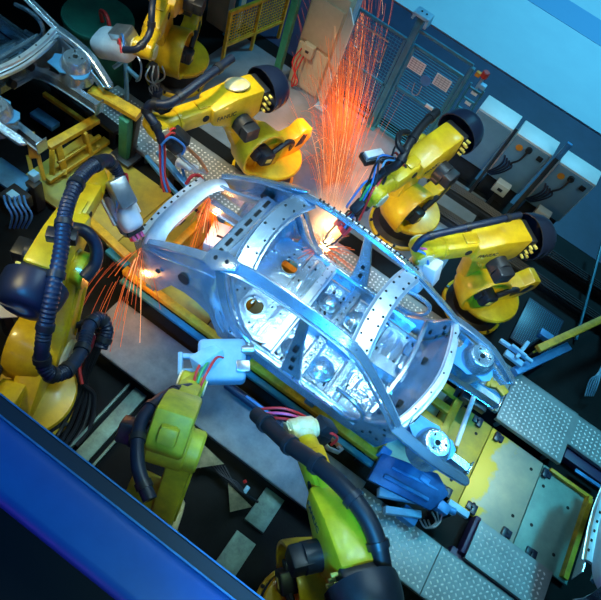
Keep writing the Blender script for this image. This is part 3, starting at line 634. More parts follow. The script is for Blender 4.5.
for k, cn in enumerate(('red', 'bluec', 'red')):
    b = MB(); b.tube([at(160+2*k, 138, 1.72), at(160+2.5*k, 156, 1.5), at(161+2*k, 176, 1.25), at(164+3*k, 192, 1.05)], .013, 6); b.build('cable', M[cn], r2['gun'])
b = MB(); b.tube([at(72, 228, 1.95), at(86, 232, 1.95), at(96, 246, 1.85), at(95, 264, 1.75), at(84, 278, 1.7)], .06, 12); b.build('hose_loop', M['hose'], r5['root'])
b = MB(); b.box(at(62, 236, 2.1), (.26, .12, .10), mframe((0, 0, 0), z=Z, x=(.8, .5, 0)), .015); b.build('hose_bracket', M['black'], r5['root'])
def wrap(R, c, size, name, m, F=None, bev=.05, par=None):
    return MB().box(c, size, F, bev, 3).build(name, M[m], par or R['gun'])
# soft covers and boxy housings over the guns that have them
F = mframe((0, 0, 0), x=r1['t'], y=r1['side']); wrap(r1, r1['T0']+r1['t']*.24, (.66, .40, .32), 'gun_cover', 'fabric', F, .12)
F = mframe((0, 0, 0), x=r4['t'], y=r4['side']); wrap(r4, r4['T0']+r4['t']*.10, (.42, .30, .26), 'gun_cover', 'fabric', F, .08)
F = mframe((0, 0, 0), x=(.72, .55, .1), z=(0, -.25, 1)); c6 = at(222, 362, .95)
wrap(r6, c6, (.50, .46, .30), 'gun_housing', 'gunblue', F, .06)
b = MB(); F6 = mframe(c6, x=(.72, .55, .1), z=(0, -.25, 1))
for x, y in ((-.34, .06), (-.34, -.10)): b.box(F6 @ V((x, y, .02)), (.20, .05, .10), F6, .012)
b.box(F6 @ V((-.43, -.02, .02)), (.05, .24, .12), F6, .012); b.cyl(F6 @ V((-.30, -.02, 0)), F6 @ V((-.22, -.02, 0)), .09, n=18); b.build('gun_bracket', M['gunblue'], r6['gun'])
b = MB(); b.cyl(F6 @ V((.2, .1, .12)), F6 @ V((.34, .1, .12)), .05, n=14, bev=.01); b.box(F6 @ V((.22, -.08, .13)), (.14, .12, .10), F6, .01); b.build('valve_block', M['steel'], r6['gun'])
F = mframe((0, 0, 0), x=r5['t'], y=r5['side']); wrap(r5, r5['T0']+r5['t']*.20+Z*.02, (.46, .26, .22), 'gun_cover', 'fabric', F, .08)
b = MB(); o = r5['T0']-r5['t']*.02
for k in (-.16, .16): b.bar(o+r5['side']*k-r5['t']*.12, o+r5['side']*k+r5['t']*.30, .025, .04, Z, .004)
b.bar(o+r5['side']*-.18-r5['t']*.12, o+r5['side']*.18-r5['t']*.12, .03, .04, Z, .004); b.build('gun_frame', M['white'], r5['gun'])
b = MB(); o = r5['tool']-r5['t']*.06
for k in (-1, 0, 1): b.box(o+r5['side']*.055*k, (.10, .035, .09), F, .006)
b.build('gripper_jaw', M['pink'], r5['gun'])
MB().box(r5['tool']-r5['t']*.10, (.05, .20, .12), F, .006).build('jaw_carrier', M['black'], r5['gun'])

# ------------------------------------------------------------------ back row: fence, cabinets, posts
fe = thing('safety_fence', (-1.2, 4.45, 0), 'teal mesh safety fence panel in the spark haze, beside the gate', 'fence')
b = MB()
for z in (.12, .82, 1.68): b.box((-1.24, 4.45, z), (.86, .035, .035))
for x in (-1.66, -.84): b.box((x, 4.45, .84), (.035, .035, 1.68))
b.build('frame', M['teal'], fe)
b = MB()
for k in range(28): b.box((-1.25, 4.45, .16+.055*k), (.80, .006, .006))
for k in range(15): b.box((-1.62+.055*k, 4.45, .85), (.006, .006, 1.6))
b.build('mesh', M['teal'], fe)
b = MB()
for x in (-1.1, -1.5): b.tube([(x-.06, 4.41, 1.46), (x-.06, 4.40, 1.2), (x+.06, 4.40, 1.15), (x+.05, 4.41, 1.45)], .010, 6)
b.box((-1.3, 4.42, 1.5), (.5, .02, .02)); b.build('cable_loop', M['steel'], fe)
po = thing('fence_post', (-.78, 4.45, 0), 'tall teal fence post capped by a light blue bracket, between fence and gate', 'post')
MB().box((-.75, 4.45, 1.05), (.10, .10, 2.1), None, .008).build('shaft', M['teal'], po)
MB().box((-.75, 4.45, .01), (.22, .22, .02)).build('foot_plate', M['teal'], po)
b = MB(); b.box((-.75, 4.45, 2.13), (.26, .20, .05), None, .01); b.box((-.64, 4.45, 2.07), (.05, .20, .14), None, .01); b.box((-.86, 4.45, 2.09), (.04, .20, .10), None, .01); b.mi = 1
for x in (-.79, -.71): b.cyl((x, 4.45, 2.15), (x, 4.45, 2.165), .014, n=8)
b.build('top_bracket', [M['ltblue'], M['hole']], po)
ga = thing('fence_gate', (-.25, 4.45, 0), 'teal slatted gate carrying two white notices and a round blue sign', 'gate')
b = MB()
for x in (-.66, .17): b.box((x, 4.45, .86), (.05, .04, 1.66), None, .004)
for z in (.06, .92, 1.67): b.box((-.245, 4.45, z), (.83, .04, .045), None, .004)
b.box((-.25, 4.45, 1.90), (.96, .03, .04)); b.build('frame', M['teal'], ga)
b = MB()
for k in range(15): b.box((-.245, 4.45, .97+.046*k), (.78, .010, .011))
for k in range(16): b.box((-.245, 4.45, .12+.05*k), (.78, .008, .008))
b.build('slats', M['teal'], ga)
for x, z in ((-.50, 1.42), (-.04, 1.42)):
    b = MB(); b.box((x, 4.425, z), (.26, .006, .20)); b.mi = 1
    for k in range(5): b.box((x, 4.4205, z-.075+.037*k), (.22, .003, .008))
    for k in range(4): b.box((x-.09+.06*k, 4.4205, z), (.006, .003, .17))
    b.build('notice', [M['paper'], M['ink']], ga)
MB().cyl((-.27, 4.428, 1.30), (-.27, 4.415, 1.30), .085, n=24).build('round_sign', M['bluefix'], ga)
b = MB(); b.box((-.02, 4.41, .96), (.13, .03, .06), None, .006); b.build('latch_box', M['paper'], ga)
b = MB(); b.tube([(-.40, 4.41, 1.18), (-.36, 4.38, 1.02), (-.27, 4.38, 1.05), (-.28, 4.40, 1.2)], .008, 6); b.build('handle', M['steel'], ga)
hp_ = thing('fence_post', (.24, 4.5, 0), 'shorter teal fence post at the hinge side of the gate', 'post')
MB().box((.24, 4.47, .93), (.07, .07, 1.86), None, .006).build('shaft', M['teal'], hp_); MB().box((.24, 4.47, .01), (.2, .2, .02)).build('foot_plate', M['teal'], hp_)
cr = thing('cable_rack', (.42, 4.55, 0), 'teal ladder frame with small white tags beside the gate', 'rack')
b = MB()
for x in (.33, .55): b.box((x, 4.55, .8), (.03, .03, 1.6))
for k in range(8): b.box((.44, 4.55, .2+.19*k), (.22, .03, .03))
b.build('frame', M['teal'], cr)
for z in (1.49, 1.3): MB().box((.45, 4.53, z), (.10, .012, .05)).build('tag', M['paper'], cr)
be = thing('signal_beacon', (.44, 4.50, 1.60), 'small red and yellow signal lamp beside the gate', 'lamp')
b = MB(); b.cyl((.44, 4.50, 1.60), (.44, 4.50, 1.80), .025, n=10); b.build('stem', M['ltblue'], be)
MB().cyl((.44, 4.50, 1.80), (.44, 4.50, 1.90), .055, n=16, bev=.01).build('red_lens', M['red'], be)
MB().box((.35, 4.50, 1.80), (.08, .07, .07), None, .01).build('yellow_lens', M['orange'], be)
MB().box((.50, 4.50, 1.68), (.10, .09, .07), None, .01).build('socket', M['ltblue'], be)

def cabinet(x0, x1, z0, z1, yf, yb, label, detail=True):
    c = thing('control_cabinet', ((x0+x1)/2, (yf+yb)/2, 0), label, 'cabinet', 'robot control cabinets')
    b = MB(); b.box(((x0+x1)/2, (yf+yb)/2, (z0+z1)/2), (x1-x0, yb-yf, z1-z0), None, .012); b.build('body', M['white'], c)
    b = MB(); b.box(((x0+x1)/2, yf-.008, (z0+z1)/2-.01), (x1-x0-.03, .02, z1-z0-.05), None, .005); dr = b.build('door', M['panel'], c)
    b = MB(); b.box(((x0+x1)/2, (yf+yb)/2, z0/2), (x1-x0-.05, yb-yf-.05, z0)); b.build('plinth', M['black'], c)
    if detail:
        MB().cyl((x0+.16, yf-.018, z1-.18), (x0+.16, yf-.026, z1-.18), .055, n=20).build('warning_label', M['orange'], dr)
        b = MB(); b.box((x1-.12, yf-.03, z1-.15), (.09, .03, .08), None, .01); b.build('switch_plate', M['black'], dr)
        b = MB(); b.cyl((x0+.30, yf-.015, z1-.12), (x0+.30, yf-.06, z1-.12), .05, n=16); b.tube([(x0+.30, yf-.06, z1-.13), (x0+.28, yf-.10, z1-.3), (x0+.22, yf-.09, z1-.42), (x0+.2, yf-.06, z1-.5)], .016, 7)
        b.build('power_cable', M['black'], c)
        b = MB()
        for k in range(4): b.tube([(x0+.06+.05*k, yf-.03, z1-.42-.02*k), (x0+.10+.05*k, yf-.08, z1-.52), (x0+.06+.04*k, yf-.07, z1-.70), (x0-.02+.03*k, yf-.06, z1-.85)], .014, 6)
        b.build('cable_loom', M['hose'], c)
    return c
cabinet(.63, 1.25, .38, 1.30, 4.60, 5.03, 'plain pale cabinet beside the gate, no orange label', False)
cabinet(1.32, 1.95, .38, 1.30, 4.60, 5.00, 'middle of three pale cabinets, orange label on its door')
cabinet(2.08, 2.72, .38, 1.30, 4.58, 4.95, 'orange labelled pale cabinet behind the blue tipped guard post')
def jbox(x, y, z, label):
    j = thing('junction_box', (x, y, 0), label, 'box', 'junction boxes before the cabinets')
    MB().box((x, y, z), (.24, .14, .20), None, .012).build('case', M['junction'], j); MB().box((x, y-.075, z), (.08, .01, .05)).build('socket', M['black'], j)
    MB().box((x, y+.02, z/2-.05), (.06, .06, z-.1)).build('stand', M['black'], j)
jbox(1.64, 4.36, .50, 'small grey junction box before the middle cabinet'); jbox(2.40, 4.36, .50, 'small grey junction box behind the blue tipped guard post')
def pole(p0, p1, w, m, label, name='slanted_post', tip=None):
    o = thing(name, (p0[0], p0[1], 0), label, 'post'); MB().bar(p0, p1, w, w, (0, 1, 0), .006).build('shaft', M[m], o)
    MB().box((p0[0], p0[1], .01), (w*2, w*2, .02)).build('foot_plate', M[m], o)
    if tip: MB().bar(V(p1)-(V(p1)-V(p0)).normalized()*.25, V(p1)+Z*.02, w*1.2, w*1.2, (0, 1, 0), .006).build('tip', M[tip], o)
pole((1.28, 4.2, 0), (1.28, 4.62, 1.34), .05, 'black', 'dark guard post between the plain cabinet and the middle one', 'guard_post', None)
pole((1.98, 4.1, 0), (2.02, 4.60, 1.60), .07, 'black', 'dark guard post with a blue tip before the pale cabinets', 'guard_post', 'bluefix')
# floor cable trays in front of the cabinets
for i, (y, z, lb) in enumerate(((4.15, .12, 'dark cable tray along the floor before the cabinets, back one'), (3.55, .10, 'dark cable tray along the floor behind the robots, front one'))):
    tr = thing('cable_tray', (2.2, y, 0), lb, 'cable tray', 'floor cable trays'); b = MB(); b.box((2.4, y, z/2), (3.6, .20, z), None, .01); b.build('trough', M['black'], tr)
    b = MB()
    for k in range(4): b.tube([(.7, y-.07+.045*k, z+.02), (1.6, y-.05+.045*k, z+.04), (2.8, y-.08+.05*k, z+.02), (4.1, y-.06+.04*k, z+.03)], .018, 6)
    b.build('cables', M['rubber'], tr)

# beige cabinet behind the sparks with an open white door edge
bc = thing('switch_cabinet', (-2.1, 4.35, 0), 'tall beige switch cabinet standing in the spark haze', 'cabinet')
MB().box((-2.05, 4.42, .92), (.62, .42, 1.84), None, .01).build('body', M['beige'], bc)
b = MB(); b.box((-2.05, 4.19, 1.28), (.56, .03, .75), None, .006); b.build('door', M['beige'], bc)
b = MB(); b.box((-2.05, 4.19, .45), (.56, .03, .78), None, .006); b.build('door', M['beige'], bc)
b = MB(); b.box((-2.12, 4.13, .80), (.20, .10, .22), None, .01); jb = b.build('control_box', M['beige'], bc); MB().box((-2.12, 4.076, .80), (.06, .01, .04)).build('display', M['black'], jb)
b = MB(); b.prism([(0, 0), (.34, .03), (.34, .95), (0, .98)], mframe((-1.72, 4.18, .80), x=(.35, -.4, 0), y=Z), .02); b.build('open_door', M['white'], bc)
b = MB(); b.prism([(0, 0), (.30, .03), (.30, .60), (0, .62)], mframe((-1.72, 4.18, .10), x=(.35, -.4, 0), y=Z), .02); b.build('open_door', M['white'], bc)
b = MB()
for k in range(3): b.tube([(-2.25+.05*k, 4.15, .75), (-2.3+.06*k, 4.05, .5), (-2.1-.05*k, 4.02, .25), (-2.2, 4.08, .05)], .012, 6)
b.build('cable', M['red'], bc)
gp = thing('steel_post', (-2.48, 3.93, 0), 'bright green square column beside the beige cabinet', 'column')
MB().box((-2.46, 3.93, 1.1), (.11, .11, 2.2), None, .006).build('shaft', M['green'], gp); MB().box((-2.46, 3.93, .012), (.26, .26, .024)).build('foot_plate', M['green'], gp)
bp_ = thing('steel_post', (-1.60, 4.12, 0), 'pale blue slim column between the beige cabinet and the mesh fence', 'column')
MB().box((-1.60, 4.12, 1.1), (.06, .06, 2.2), None, .005).build('shaft', M['ltblue'], bp_); MB().box((-1.60, 4.12, .012), (.18, .18, .024)).build('foot_plate', M['ltblue'], bp_)
tp = thing('steel_post', (-3.66, 4.35, 0), 'teal column between the yellow mesh guard and the white edged cabinet', 'column')
MB().box((-3.66, 4.35, 1.1), (.09, .09, 2.2), None, .006).build('shaft', M['teal'], tp); MB().box((-3.66, 4.35, .012), (.26, .22, .024)).build('foot_plate', M['teal'], tp)
gw = thing('guard_walkway', (-3.2, 4.6, 0), 'yellow mesh guard panel beside the bright green column', 'guard')
b = MB(); b.bar((-3.35, 3.65, .95), (-3.1, 5.0, .95), .05, .05); b.bar((-3.35, 3.65, .35), (-3.1, 5.0, .35), .05, .05)
for k in range(3): b.bar(V((-3.35, 3.65, 0)).lerp(V((-3.1, 5.0, 0)), k/2), V((-3.35, 3.65, .97)).lerp(V((-3.1, 5.0, .97)), k/2), .05, .05)
b.build('frame', M['rail'], gw); b = MB()
for k in range(24):
    q = V((-3.35, 3.65, .35)).lerp(V((-3.1, 5.0, .35)), k/23); b.bar(q, q+Z*.6, .012, .012)
for k in range(10): b.bar((-3.35, 3.65, .4+.055*k), (-3.1, 5.0, .4+.055*k), .012, .012)
b.build('mesh', M['rail'], gw)
dc = thing('control_cabinet', (-3.95, 4.15, 0), 'brown cabinet with a white edge behind the yellow mesh guard', 'cabinet')
MB().box((-3.95, 4.5, .6), (.5, .4, 1.2), None, .01).build('body', M['beige'], dc); MB().box((-3.72, 4.28, .6), (.10, .03, 1.1), None, .005).build('door', M['white'], dc)

# ------------------------------------------------------------------ left side
dr = thing('drum', (-4.45, 1.98, 0), 'round dark green drum with a red hose on its lid', 'drum')
MB().lathe([(0, 0), (.46, 0), (.48, .04), (.46, .3), (.48, .34), (.46, .6), (.48, .66), (.47, .92), (0, .92)], (-4.45, 1.98, 0), Z, 36).build('shell', M['dgreen'], dr)
MB().lathe([(.49, .90), (.50, .93), (.49, .96), (.45, .965), (.43, .95), (0, .95)], (-4.45, 1.98, 0), Z, 36).build('lid', M['dgreen'], dr)
b = MB(); b.tube([(-4.35, 1.95, .95), (-4.28, 1.85, 1.2), (-4.1, 1.78, 1.25), (-3.95, 1.7, 1.0)], .028, 8); b.build('hose', M['red'], dr)
tr = thing('trestle', (-3.3, .25, .10), 'yellow welded trestle frame standing on the yellow brown deck', 'trestle')
def bars(name, L, m, par, w=.07, h=.05):
    for p, q in L: MB().bar(p, q, w, h, Z, .006).build(name, M[m], par)
bars('top_rail', [(at(48, 147, .58), at(97, 119, .58))], 'rail', tr, .12, .07)
bars('bottom_rail', [(at(47, 180, .18), at(107, 140, .18))], 'rail', tr, .12, .06)
bars('middle_rail', [(at(58, 163, .34), at(100, 136, .34))], 'rail', tr, .05, .05)
bars('upright', [(at(58, 146, .56), at(64, 170, .18)), (at(84, 132, .56), at(90, 154, .18))], 'rail', tr, .09, .05)
bars('upright', [(at(52, 150, .56), at(52, 176, .18))], 'rail', tr, .06, .04)
bars('foot', [(at(64, 172, .20), at(64, 172, .10)), (at(98, 148, .20), at(98, 148, .10))], 'rail', tr, .08, .08)
ug = thing('clamp_stand', at(40, 205, .05), 'yellow forked upright clamp stand next to the trestle', 'clamp stand')
bars('upright', [(at(30, 132, .95), at(34, 158, .72))], 'rail', ug, .10, .10)
bars('fork', [(at(28, 155, .75), at(33, 178, .55)), (at(38, 155, .75), at(44, 180, .50))], 'rail', ug, .05, .06)
MB().box(at(34, 176, .60), (.10, .10, .12), None, .01).build('sensor', M['ltblue'], ug)
MB().box(at(36, 195, .30), (.14, .14, .50), None, .01).build('cylinder', M['black'], ug)
sw = thing('swing_arm', at(126, 160, .1), 'yellow swing arm on a green post beside the walkway', 'swing arm')
b = MB(); b.sweep(hz((91, 91, 1.0), (106, 97, 1.02), (122, 106, 1.02), (139, 116, 1.0)), .16, .10, sub=6); b.build('arm', M['rail'], sw)
MB().bar(at(126, 118, .92), at(125, 158, .12), .14, .12, Y, .01).build('post', M['green'], sw)
MB().bar(at(137, 114, .95), at(130, 156, .15), .10, .10, Y, .01).build('cylinder', M['black'], sw)
MB().box(at(126, 156, .15), (.34, .30, .06), None, .01).build('base', M['black'], sw); MB().box(at(97, 94, .93), (.10, .12, .08), None, .01).build('mount', M['black'], sw)
# dark conveyor rails left
for (p, q, z, m, lb, w) in (((48, 78), (118, 132), .32, 'black', 'wide dark conveyor rail under the nose of the preceding car', .16), ((44, 94), (92, 127), .24, 'rail', 'thin yellow conveyor rail between the preceding car and trestle', .06),
                      ((76, 208), (128, 257), .40, 'rail', 'long yellow conveyor rail leading to the near rear wheel arch', .10), ((108, 250), (128, 267), .30, 'teal', 'teal strip beside the long yellow rail', .10)):
    t = thing('conveyor_rail', at(*p, 0), lb, 'rail', 'conveyor rails along the line'); a_, c_ = at(*p, z), at(*q, z)
    MB().bar(a_, c_, w, .07, Z, .006).build('beam', M[m], t)
    for s_ in (.08, .5, .92): g = a_.lerp(c_, s_); MB().box((g.x, g.y, (z-.03)/2), (.07, .07, z-.03)).build('leg', M['black'], t)
bs = thing('fixture_block', at(48, 122, .0), 'blue flat slab lying between the rails beneath the preceding car', 'fixture')
MB().bar(at(34, 112, .22), at(56, 127, .22), .16, .08, Z, .01).build('head', M['bluefix'], bs); MB().box(at(46, 120, .08), (.2, .12, .14)).build('column', M['black'], bs)
bs = thing('fixture_block', at(10, 182, 0), 'flat teal blue table behind the dark valve terminal', 'fixture')
MB().bar(at(-8, 165, .45), at(28, 190, .45), .30, .06, Z, .01).build('head', M['bluefix'], bs); MB().box(at(8, 182, .2), (.2, .2, .40)).build('column', M['black'], bs)
vt = thing('valve_terminal', at(14, 205, 0), 'dark valve terminal with a bunch of blue cables', 'valve terminal')
MB().box(at(16, 200, .45), (.28, .26, .20), None, .015).build('body', M['black'], vt); b = MB()
for k in range(5): b.tube([at(4+5*k, 196, .58), at(6+5*k, 204, .72), at(12+5*k, 216, .6), at(10+4*k, 228, .35)], .014, 6)
b.build('cable', M['bluec'], vt); MB().box(at(13, 195, .58), (.12, .10, .05), None, .01).build('manifold', M['ltblue'], vt); MB().box(at(16, 203, .18), (.12, .12, .36)).build('foot', M['black'], vt)
st = thing('cable_stand', at(126, 100, .27), 'pale blue stand with a wire hoop standing on the walkway', 'stand')
MB().bar(at(127, 100, .27), at(125, 50, 1.0), .05, .05, Y, .006).build('pole', M['ltblue'], st)
b = MB(); b.tube(hz((125, 52, 1.0), (134, 52, 1.02), (141, 64, .95), (140, 78, .8), (136, 81, .72)), .016, 8); b.build('hoop', M['steel'], st)
b = MB(); b.bar(at(127, 68, .75), at(138, 78, .72), .05, .05, Z, .006); b.bar(at(113, 68, .80), at(127, 58, .9), .05, .04, Z, .006); b.build('arm', M['ltblue'], st)
st = thing('cable_stand', at(157, 105, 0), 'dark cable post wrapped in wires behind the walkway', 'stand')
MB().bar(at(157, 108, .1), at(153, 64, .95), .10, .10, Y, .01).build('pole', M['black'], st); b = MB()
for k in range(4): b.tube([at(150+4*k, 66, .95), at(146+6*k, 78, .85), at(158-3*k, 88, .6), at(152+3*k, 102, .3)], .012, 6)
b.build('cable', M['steel'], st); MB().box(at(156, 92, .48), (.14, .14, .12), None, .01).build('junction', M['navy'], st); MB().box(at(157, 108, .04), (.25, .25, .06)).build('foot', M['black'], st)
# tooling at the tail of the car
to = thing('tail_clamp', (-1.75, .75, .1), 'blue and white clamp tooling between robot gun and car tail', 'clamp')
b = MB(); b.bar(at(158, 152, .85), at(190, 190, .75), .07, .07, Z, .008); b.bar(at(176, 146, .9), at(186, 182, .8), .03, .03, Z); b.bar(at(146, 156, .8), at(182, 200, .65), .05, .05, Z, .006); b.build('frame', M['bluefix'], to)
b = MB(); b.bar(at(176, 162, .95), at(198, 170, .95), .08, .08, Z, .01); b.cyl(at(178, 160, 1.0), at(192, 170, 1.0), .04, n=14); b.build('cylinder', M['white'], to)
b = MB(); b.tube(hz((186, 184, .95), (192, 176, 1.05), (200, 176, 1.0), (203, 182, .9)), .022, 8); b.build('hose', M['red'], to)
b = MB(); b.box(at(168, 172, .42), (.14, .14, .70), None, .01); b.build('column', M['black'], to)

# ------------------------------------------------------------------ near side: girders and gussets on the floor
def girder(x, w, y0, y1, z, label, lip=True):
    g = thing('floor_girder', (x, (y0+y1)/2, 0), label, 'girder', 'steel girders on the near floor')
    MB().box((x, (y0+y1)/2, z/2), (w, y1-y0, z), None, .004).build('web', M['gsteel'], g)
    if lip:
        b = MB()
        for s_ in (-1, 1): b.box((x+s_*(w/2+.075), (y0+y1)/2, z*.6), (.03, y1-y0, z*1.2), None, .004)
        b.build('flange', M['gsteel'], g)
    return g
girder(-.54, .17, -3.0, -1.62, .06, 'long greenish steel girder with raised flanges on the near floor')
g = girder(1.38, .25, -2.04, -1.62, .06, 'short green steel girder beyond a dark joint', False)
g = girder(1.38, .25, -3.0, -2.18, .06, 'short green steel girder next to the near beam', False)
def gusset(pts, label):
    g = thing('gusset_plate', at(*pts[0]), label, 'plate', 'triangular gusset plates on the near floor')
    P3 = [at(*p) for p in pts]; b = MB(); nrm = (P3[1]-P3[0]).cross(P3[2]-P3[0]).normalized()
    bb = bmesh.new(); vs = [bb.verts.new(p) for p in P3]; bb.faces.new(vs); bmesh.ops.solidify(bb, geom=bb.faces[:], thickness=.015); b._merge(bb)
    b.build('plate', M['rust'], g); c = sum(P3, V())/3; MB().box((c.x, c.y, c.z/2-.015), (.10, .06, c.z-.02)).build('foot', M['black'], g)
gusset([(178, 471, .22), (200, 441, .22), (224, 464, .22)], 'bright triangular gusset plate beside the greenish robot')
gusset([(228, 483, .12), (252, 507, .12), (230, 512, .12)], 'dull triangular gusset plate beside the green girder')
cb = thing('cable_bundle', at(75, 420, 0), 'black cable bundle on the dark floor beside the ribbed hose', 'cables')
b = MB()
for k in range(6): b.tube([at(62+3*k, 330, .9-.05*k), at(86+3*k, 322+2*k, .95), at(100-k, 340, .7), at(92-2*k, 365+3*k, .4), at(74+4*k, 395, .2), at(56+7*k, 425, .06), at(46+6*k, 446, .05)], .026, 7)
b.build('cables', M['rubber'], cb); b = MB(); b.tube(hz((82, 384, .5), (80, 365, .6), (90, 350, .7), (95, 335, .8)), .018, 7); b.build('cable', M['red'], cb)
bx = thing('cable_bundle', at(215, 472, 0), 'loose cables and fittings between the two gusset plates', 'cables')
b = MB()
for k in range(5): b.tube([at(212+3*k, 466, .12), at(222+3*k, 476+2*k, .16), at(236+2*k, 482+3*k, .14), at(246+3*k, 494+2*k, .06)], .014, 6)
b.build('cables', M['rubber'], bx); MB().box(at(246, 490, .12), (.05, .09, .05), None, .008).build('connector', M['ltblue'], bx); MB().cyl(at(244, 482, .14), at(246, 481, .16), .018, n=8).build('plug', M['red'], bx)

wp = thing('cover_sheet', at(4, 310, 0), 'small white sheet lying beside the large robot at the photo edge', 'sheet')
b = MB(); b.box(at(2, 309, .62), (.30, .22, .02), mframe((0, 0, 0), z=Z, x=(.7, .7, 0)), .004); b.build('sheet', M['white'], wp); g = at(2, 309, .6); MB().box((g.x, g.y, .30), (.10, .10, .60)).build('stand', M['black'], wp)
pp = thing('air_pipe', at(250, 404, .26), 'dark blue pipe lying along the near walkway below the pale gun housing', 'pipe')
b = MB(); b.cyl(at(226, 384, .32), at(280, 425, .32), .05, n=16); b.build('pipe', M['hose'], pp); b = MB(); b.bar(at(246, 396, .38), at(268, 412, .38), .03, .012, Z); b.build('strip', M['bluefix'], pp)  # lighter strip on top paints the highlight along the pipe
# ------------------------------------------------------------------ around the car nose
yf = thing('slotted_support', (2.5, .45, .1), 'yellow slotted frame on the deck under the car nose', 'frame')
b = MB(); b.box((2.20, .30, .36), (.10, .84, .08), None, .006); b.box((2.62, .30, .36), (.10, .84, .08), None, .006)
for k in range(4): b.box((2.41, -.08+.25*k, .36), (.40, .11, .06), None, .006)
b.build('frame', M['rail'], yf); b = MB()
for x in (2.2, 2.62):
    for y in (-.06, .66): b.box((x, y, .21), (.06, .06, .22))
b.build('foot', M['black'], yf)
rb = thing('prop_rod', at(457, 443, .14), 'white prop rod leaning on the blue clamp beam', 'rod')
b = MB(); b.cyl(at(474, 396, .62), at(456, 446, .50), .03, n=14); b.build('shaft', M['white'], rb); b = MB(); b.cyl(at(456, 446, .50), at(452, 470, .16), .026, n=14); b.build('foot', M['rail'], rb)
cbm = thing('beam_clamp', (2.7, .72, .1), 'dark blue clamp beam with a yellow claw at its end near the tread plate', 'clamp')
MB().bar(at(460, 380, .62), at(500, 402, .60), .16, .10, Z, .012).build('beam', M['bluefix'], cbm); MB().bar(at(462, 392, .45), at(486, 408, .45), .18, .10, Z, .012).build('base', M['black'], cbm)
b = MB(); b.box(at(495, 385, .66), (.16, .10, .06), mframe((0, 0, 0), z=Z, x=(.8, .4, 0)), .015); b.box(at(502, 390, .68), (.12, .14, .05), mframe((0, 0, 0), z=Z, x=(.3, .8, 0)), .015); b.box(at(489, 382, .66), (.05, .16, .05), None, .01); b.build('claw', M['rail'], cbm)
b = MB(); b.box((2.62, .70, .25), (.2, .14, .30)); b.build('column', M['black'], cbm)
b = MB(); b.cyl(at(484, 378, .70), at(485, 378, .78), .035, n=12); b.box(at(478, 374, .66), (.10, .08, .08), None, .01); b.build('valve', M['teal'], cbm)
wc = thing('wing_clamp', (3.0, 1.9, 0), 'light blue wing clamp fixture beside the far front wing', 'clamp')
MB().bar(at(514, 372, .42), at(568, 347, .42), .12, .10, Z, .01).build('base_beam', M['bluefix'], wc)
b = MB(); b.bar(at(500, 340, .60), at(532, 362, .60), .05, .05, Z, .006); b.bar(at(516, 358, .62), at(528, 342, .62), .05, .05, Z, .006); b.bar(at(505, 352, .55), at(522, 365, .55), .09, .05, Z, .006); b.cyl(at(512, 345, .66), at(526, 356, .66), .025, n=12); b.build('clamp_arm', M['ltblue'], wc)
b = MB(); q = at(540, 360, .37); b.box((q.x, q.y, .18), (.14, .10, .36)); b.build('column', M['black'], wc)
gr = thing('guard_rail', (3.3, 2.1, 0), 'yellow guard rail with a thin lower strip, beside the perforated screen', 'rail')
p, q = at(538, 349, .70), at(640, 302, .70); MB().bar(p, q, .10, .07, Z, .008).build('rail', M['rail'], gr); b = MB(); b.bar(p-Z*.10, q-Z*.10, .03, .04, Z, .004); b.build('lower_strip', M['rail'], gr)
for s_ in (.1, .95): g = p.lerp(q, s_); MB().box((g.x, g.y, g.z/2-.02), (.07, .07, g.z-.04)).build('post', M['black'], gr)
bt = thing('bolt_bracket', at(545, 340, 0), 'blue bracket block behind the end of the yellow guard rail', 'bracket'); MB().box(at(545, 336, .5), (.20, .12, .10), None, .012).build('block', M['bluefix'], bt); g = at(545, 338, .45); MB().box((g.x, g.y, .22), (.08, .08, .44)).build('column', M['black'], bt)
ts = thing('tension_bar', at(578, 334, 0), 'thin turquoise bar standing behind the yellow guard rail', 'bar'); MB().bar(at(576, 340, .05), at(604, 236, .40), .035, .035, Z, .005).build('bar', M['teal'], ts)
pn = thing('mesh_screen', (2.9, 2.85, 0), 'dark perforated screen lying between robot and guard rail', 'screen')
b = MB(); b.box((3.25, 2.7, .05), (.62, .9, .02), None, .004)
b.build('sheet', M['navy'], pn); b = MB()
for i in range(18):
    for j in range(26): b.cyl((2.99+.032*i, 2.30+.032*j, .059), (2.99+.032*i, 2.30+.032*j, .063), .008, n=6)
b.build('perforation', M['teal'], pn); b = MB()
for x in (3.0, 3.5):
    for y in (2.35, 3.05): b.box((x, y, .02), (.05, .05, .04))
b.build('foot', M['black'], pn)
# near front fixture
nf = thing('nose_clamp', (2.6, -.85, 0), 'big blue clamp fixture under the near front wing', 'clamp')
b = MB(); b.prism([(-.46, -.16), (.30, -.20), (.44, .04), (.26, .20), (-.40, .17)], mframe(at(410, 482, .60), x=at(450, 496, .60)-at(372, 462, .60), z=(0, -.25, 1)), .10, .015); b.build('housing', M['darkfix'], nf); b = MB(); c_ = at(410, 482, .60); b.bar(at(384, 476, .655), at(428, 500, .655), .04, .05, Z, .006); b.bar(at(392, 468, .655), at(438, 490, .655), .03, .04, Z, .006); b.box(at(424, 480, .66), (.12, .08, .06), None, .01); b.build('housing_rib', M['bluefix'], nf)
b = MB(); b.bar(at(378, 492, .46), at(422, 500, .46), .10, .10, Z, .01); b.bar(at(384, 510, .42), at(420, 515, .42), .08, .10, Z, .01); b.build('beam', M['ltblue'], nf)
MB().box(at(408, 516, .34), (.20, .16, .14), None, .015).build('clamp', M['bluefix'], nf); b = MB(); b.box(at(442, 508, .55), (.14, .12, .12), None, .012); b.cyl(at(436, 505, .55), at(455, 512, .55), .04, n=14); b.build('clamp', M['bluefix'], nf)
b = MB(); b.bar(at(448, 502, .5), at(468, 516, .5), .08, .06, Z, .008); b.build('strut', M['ltblue'], nf)
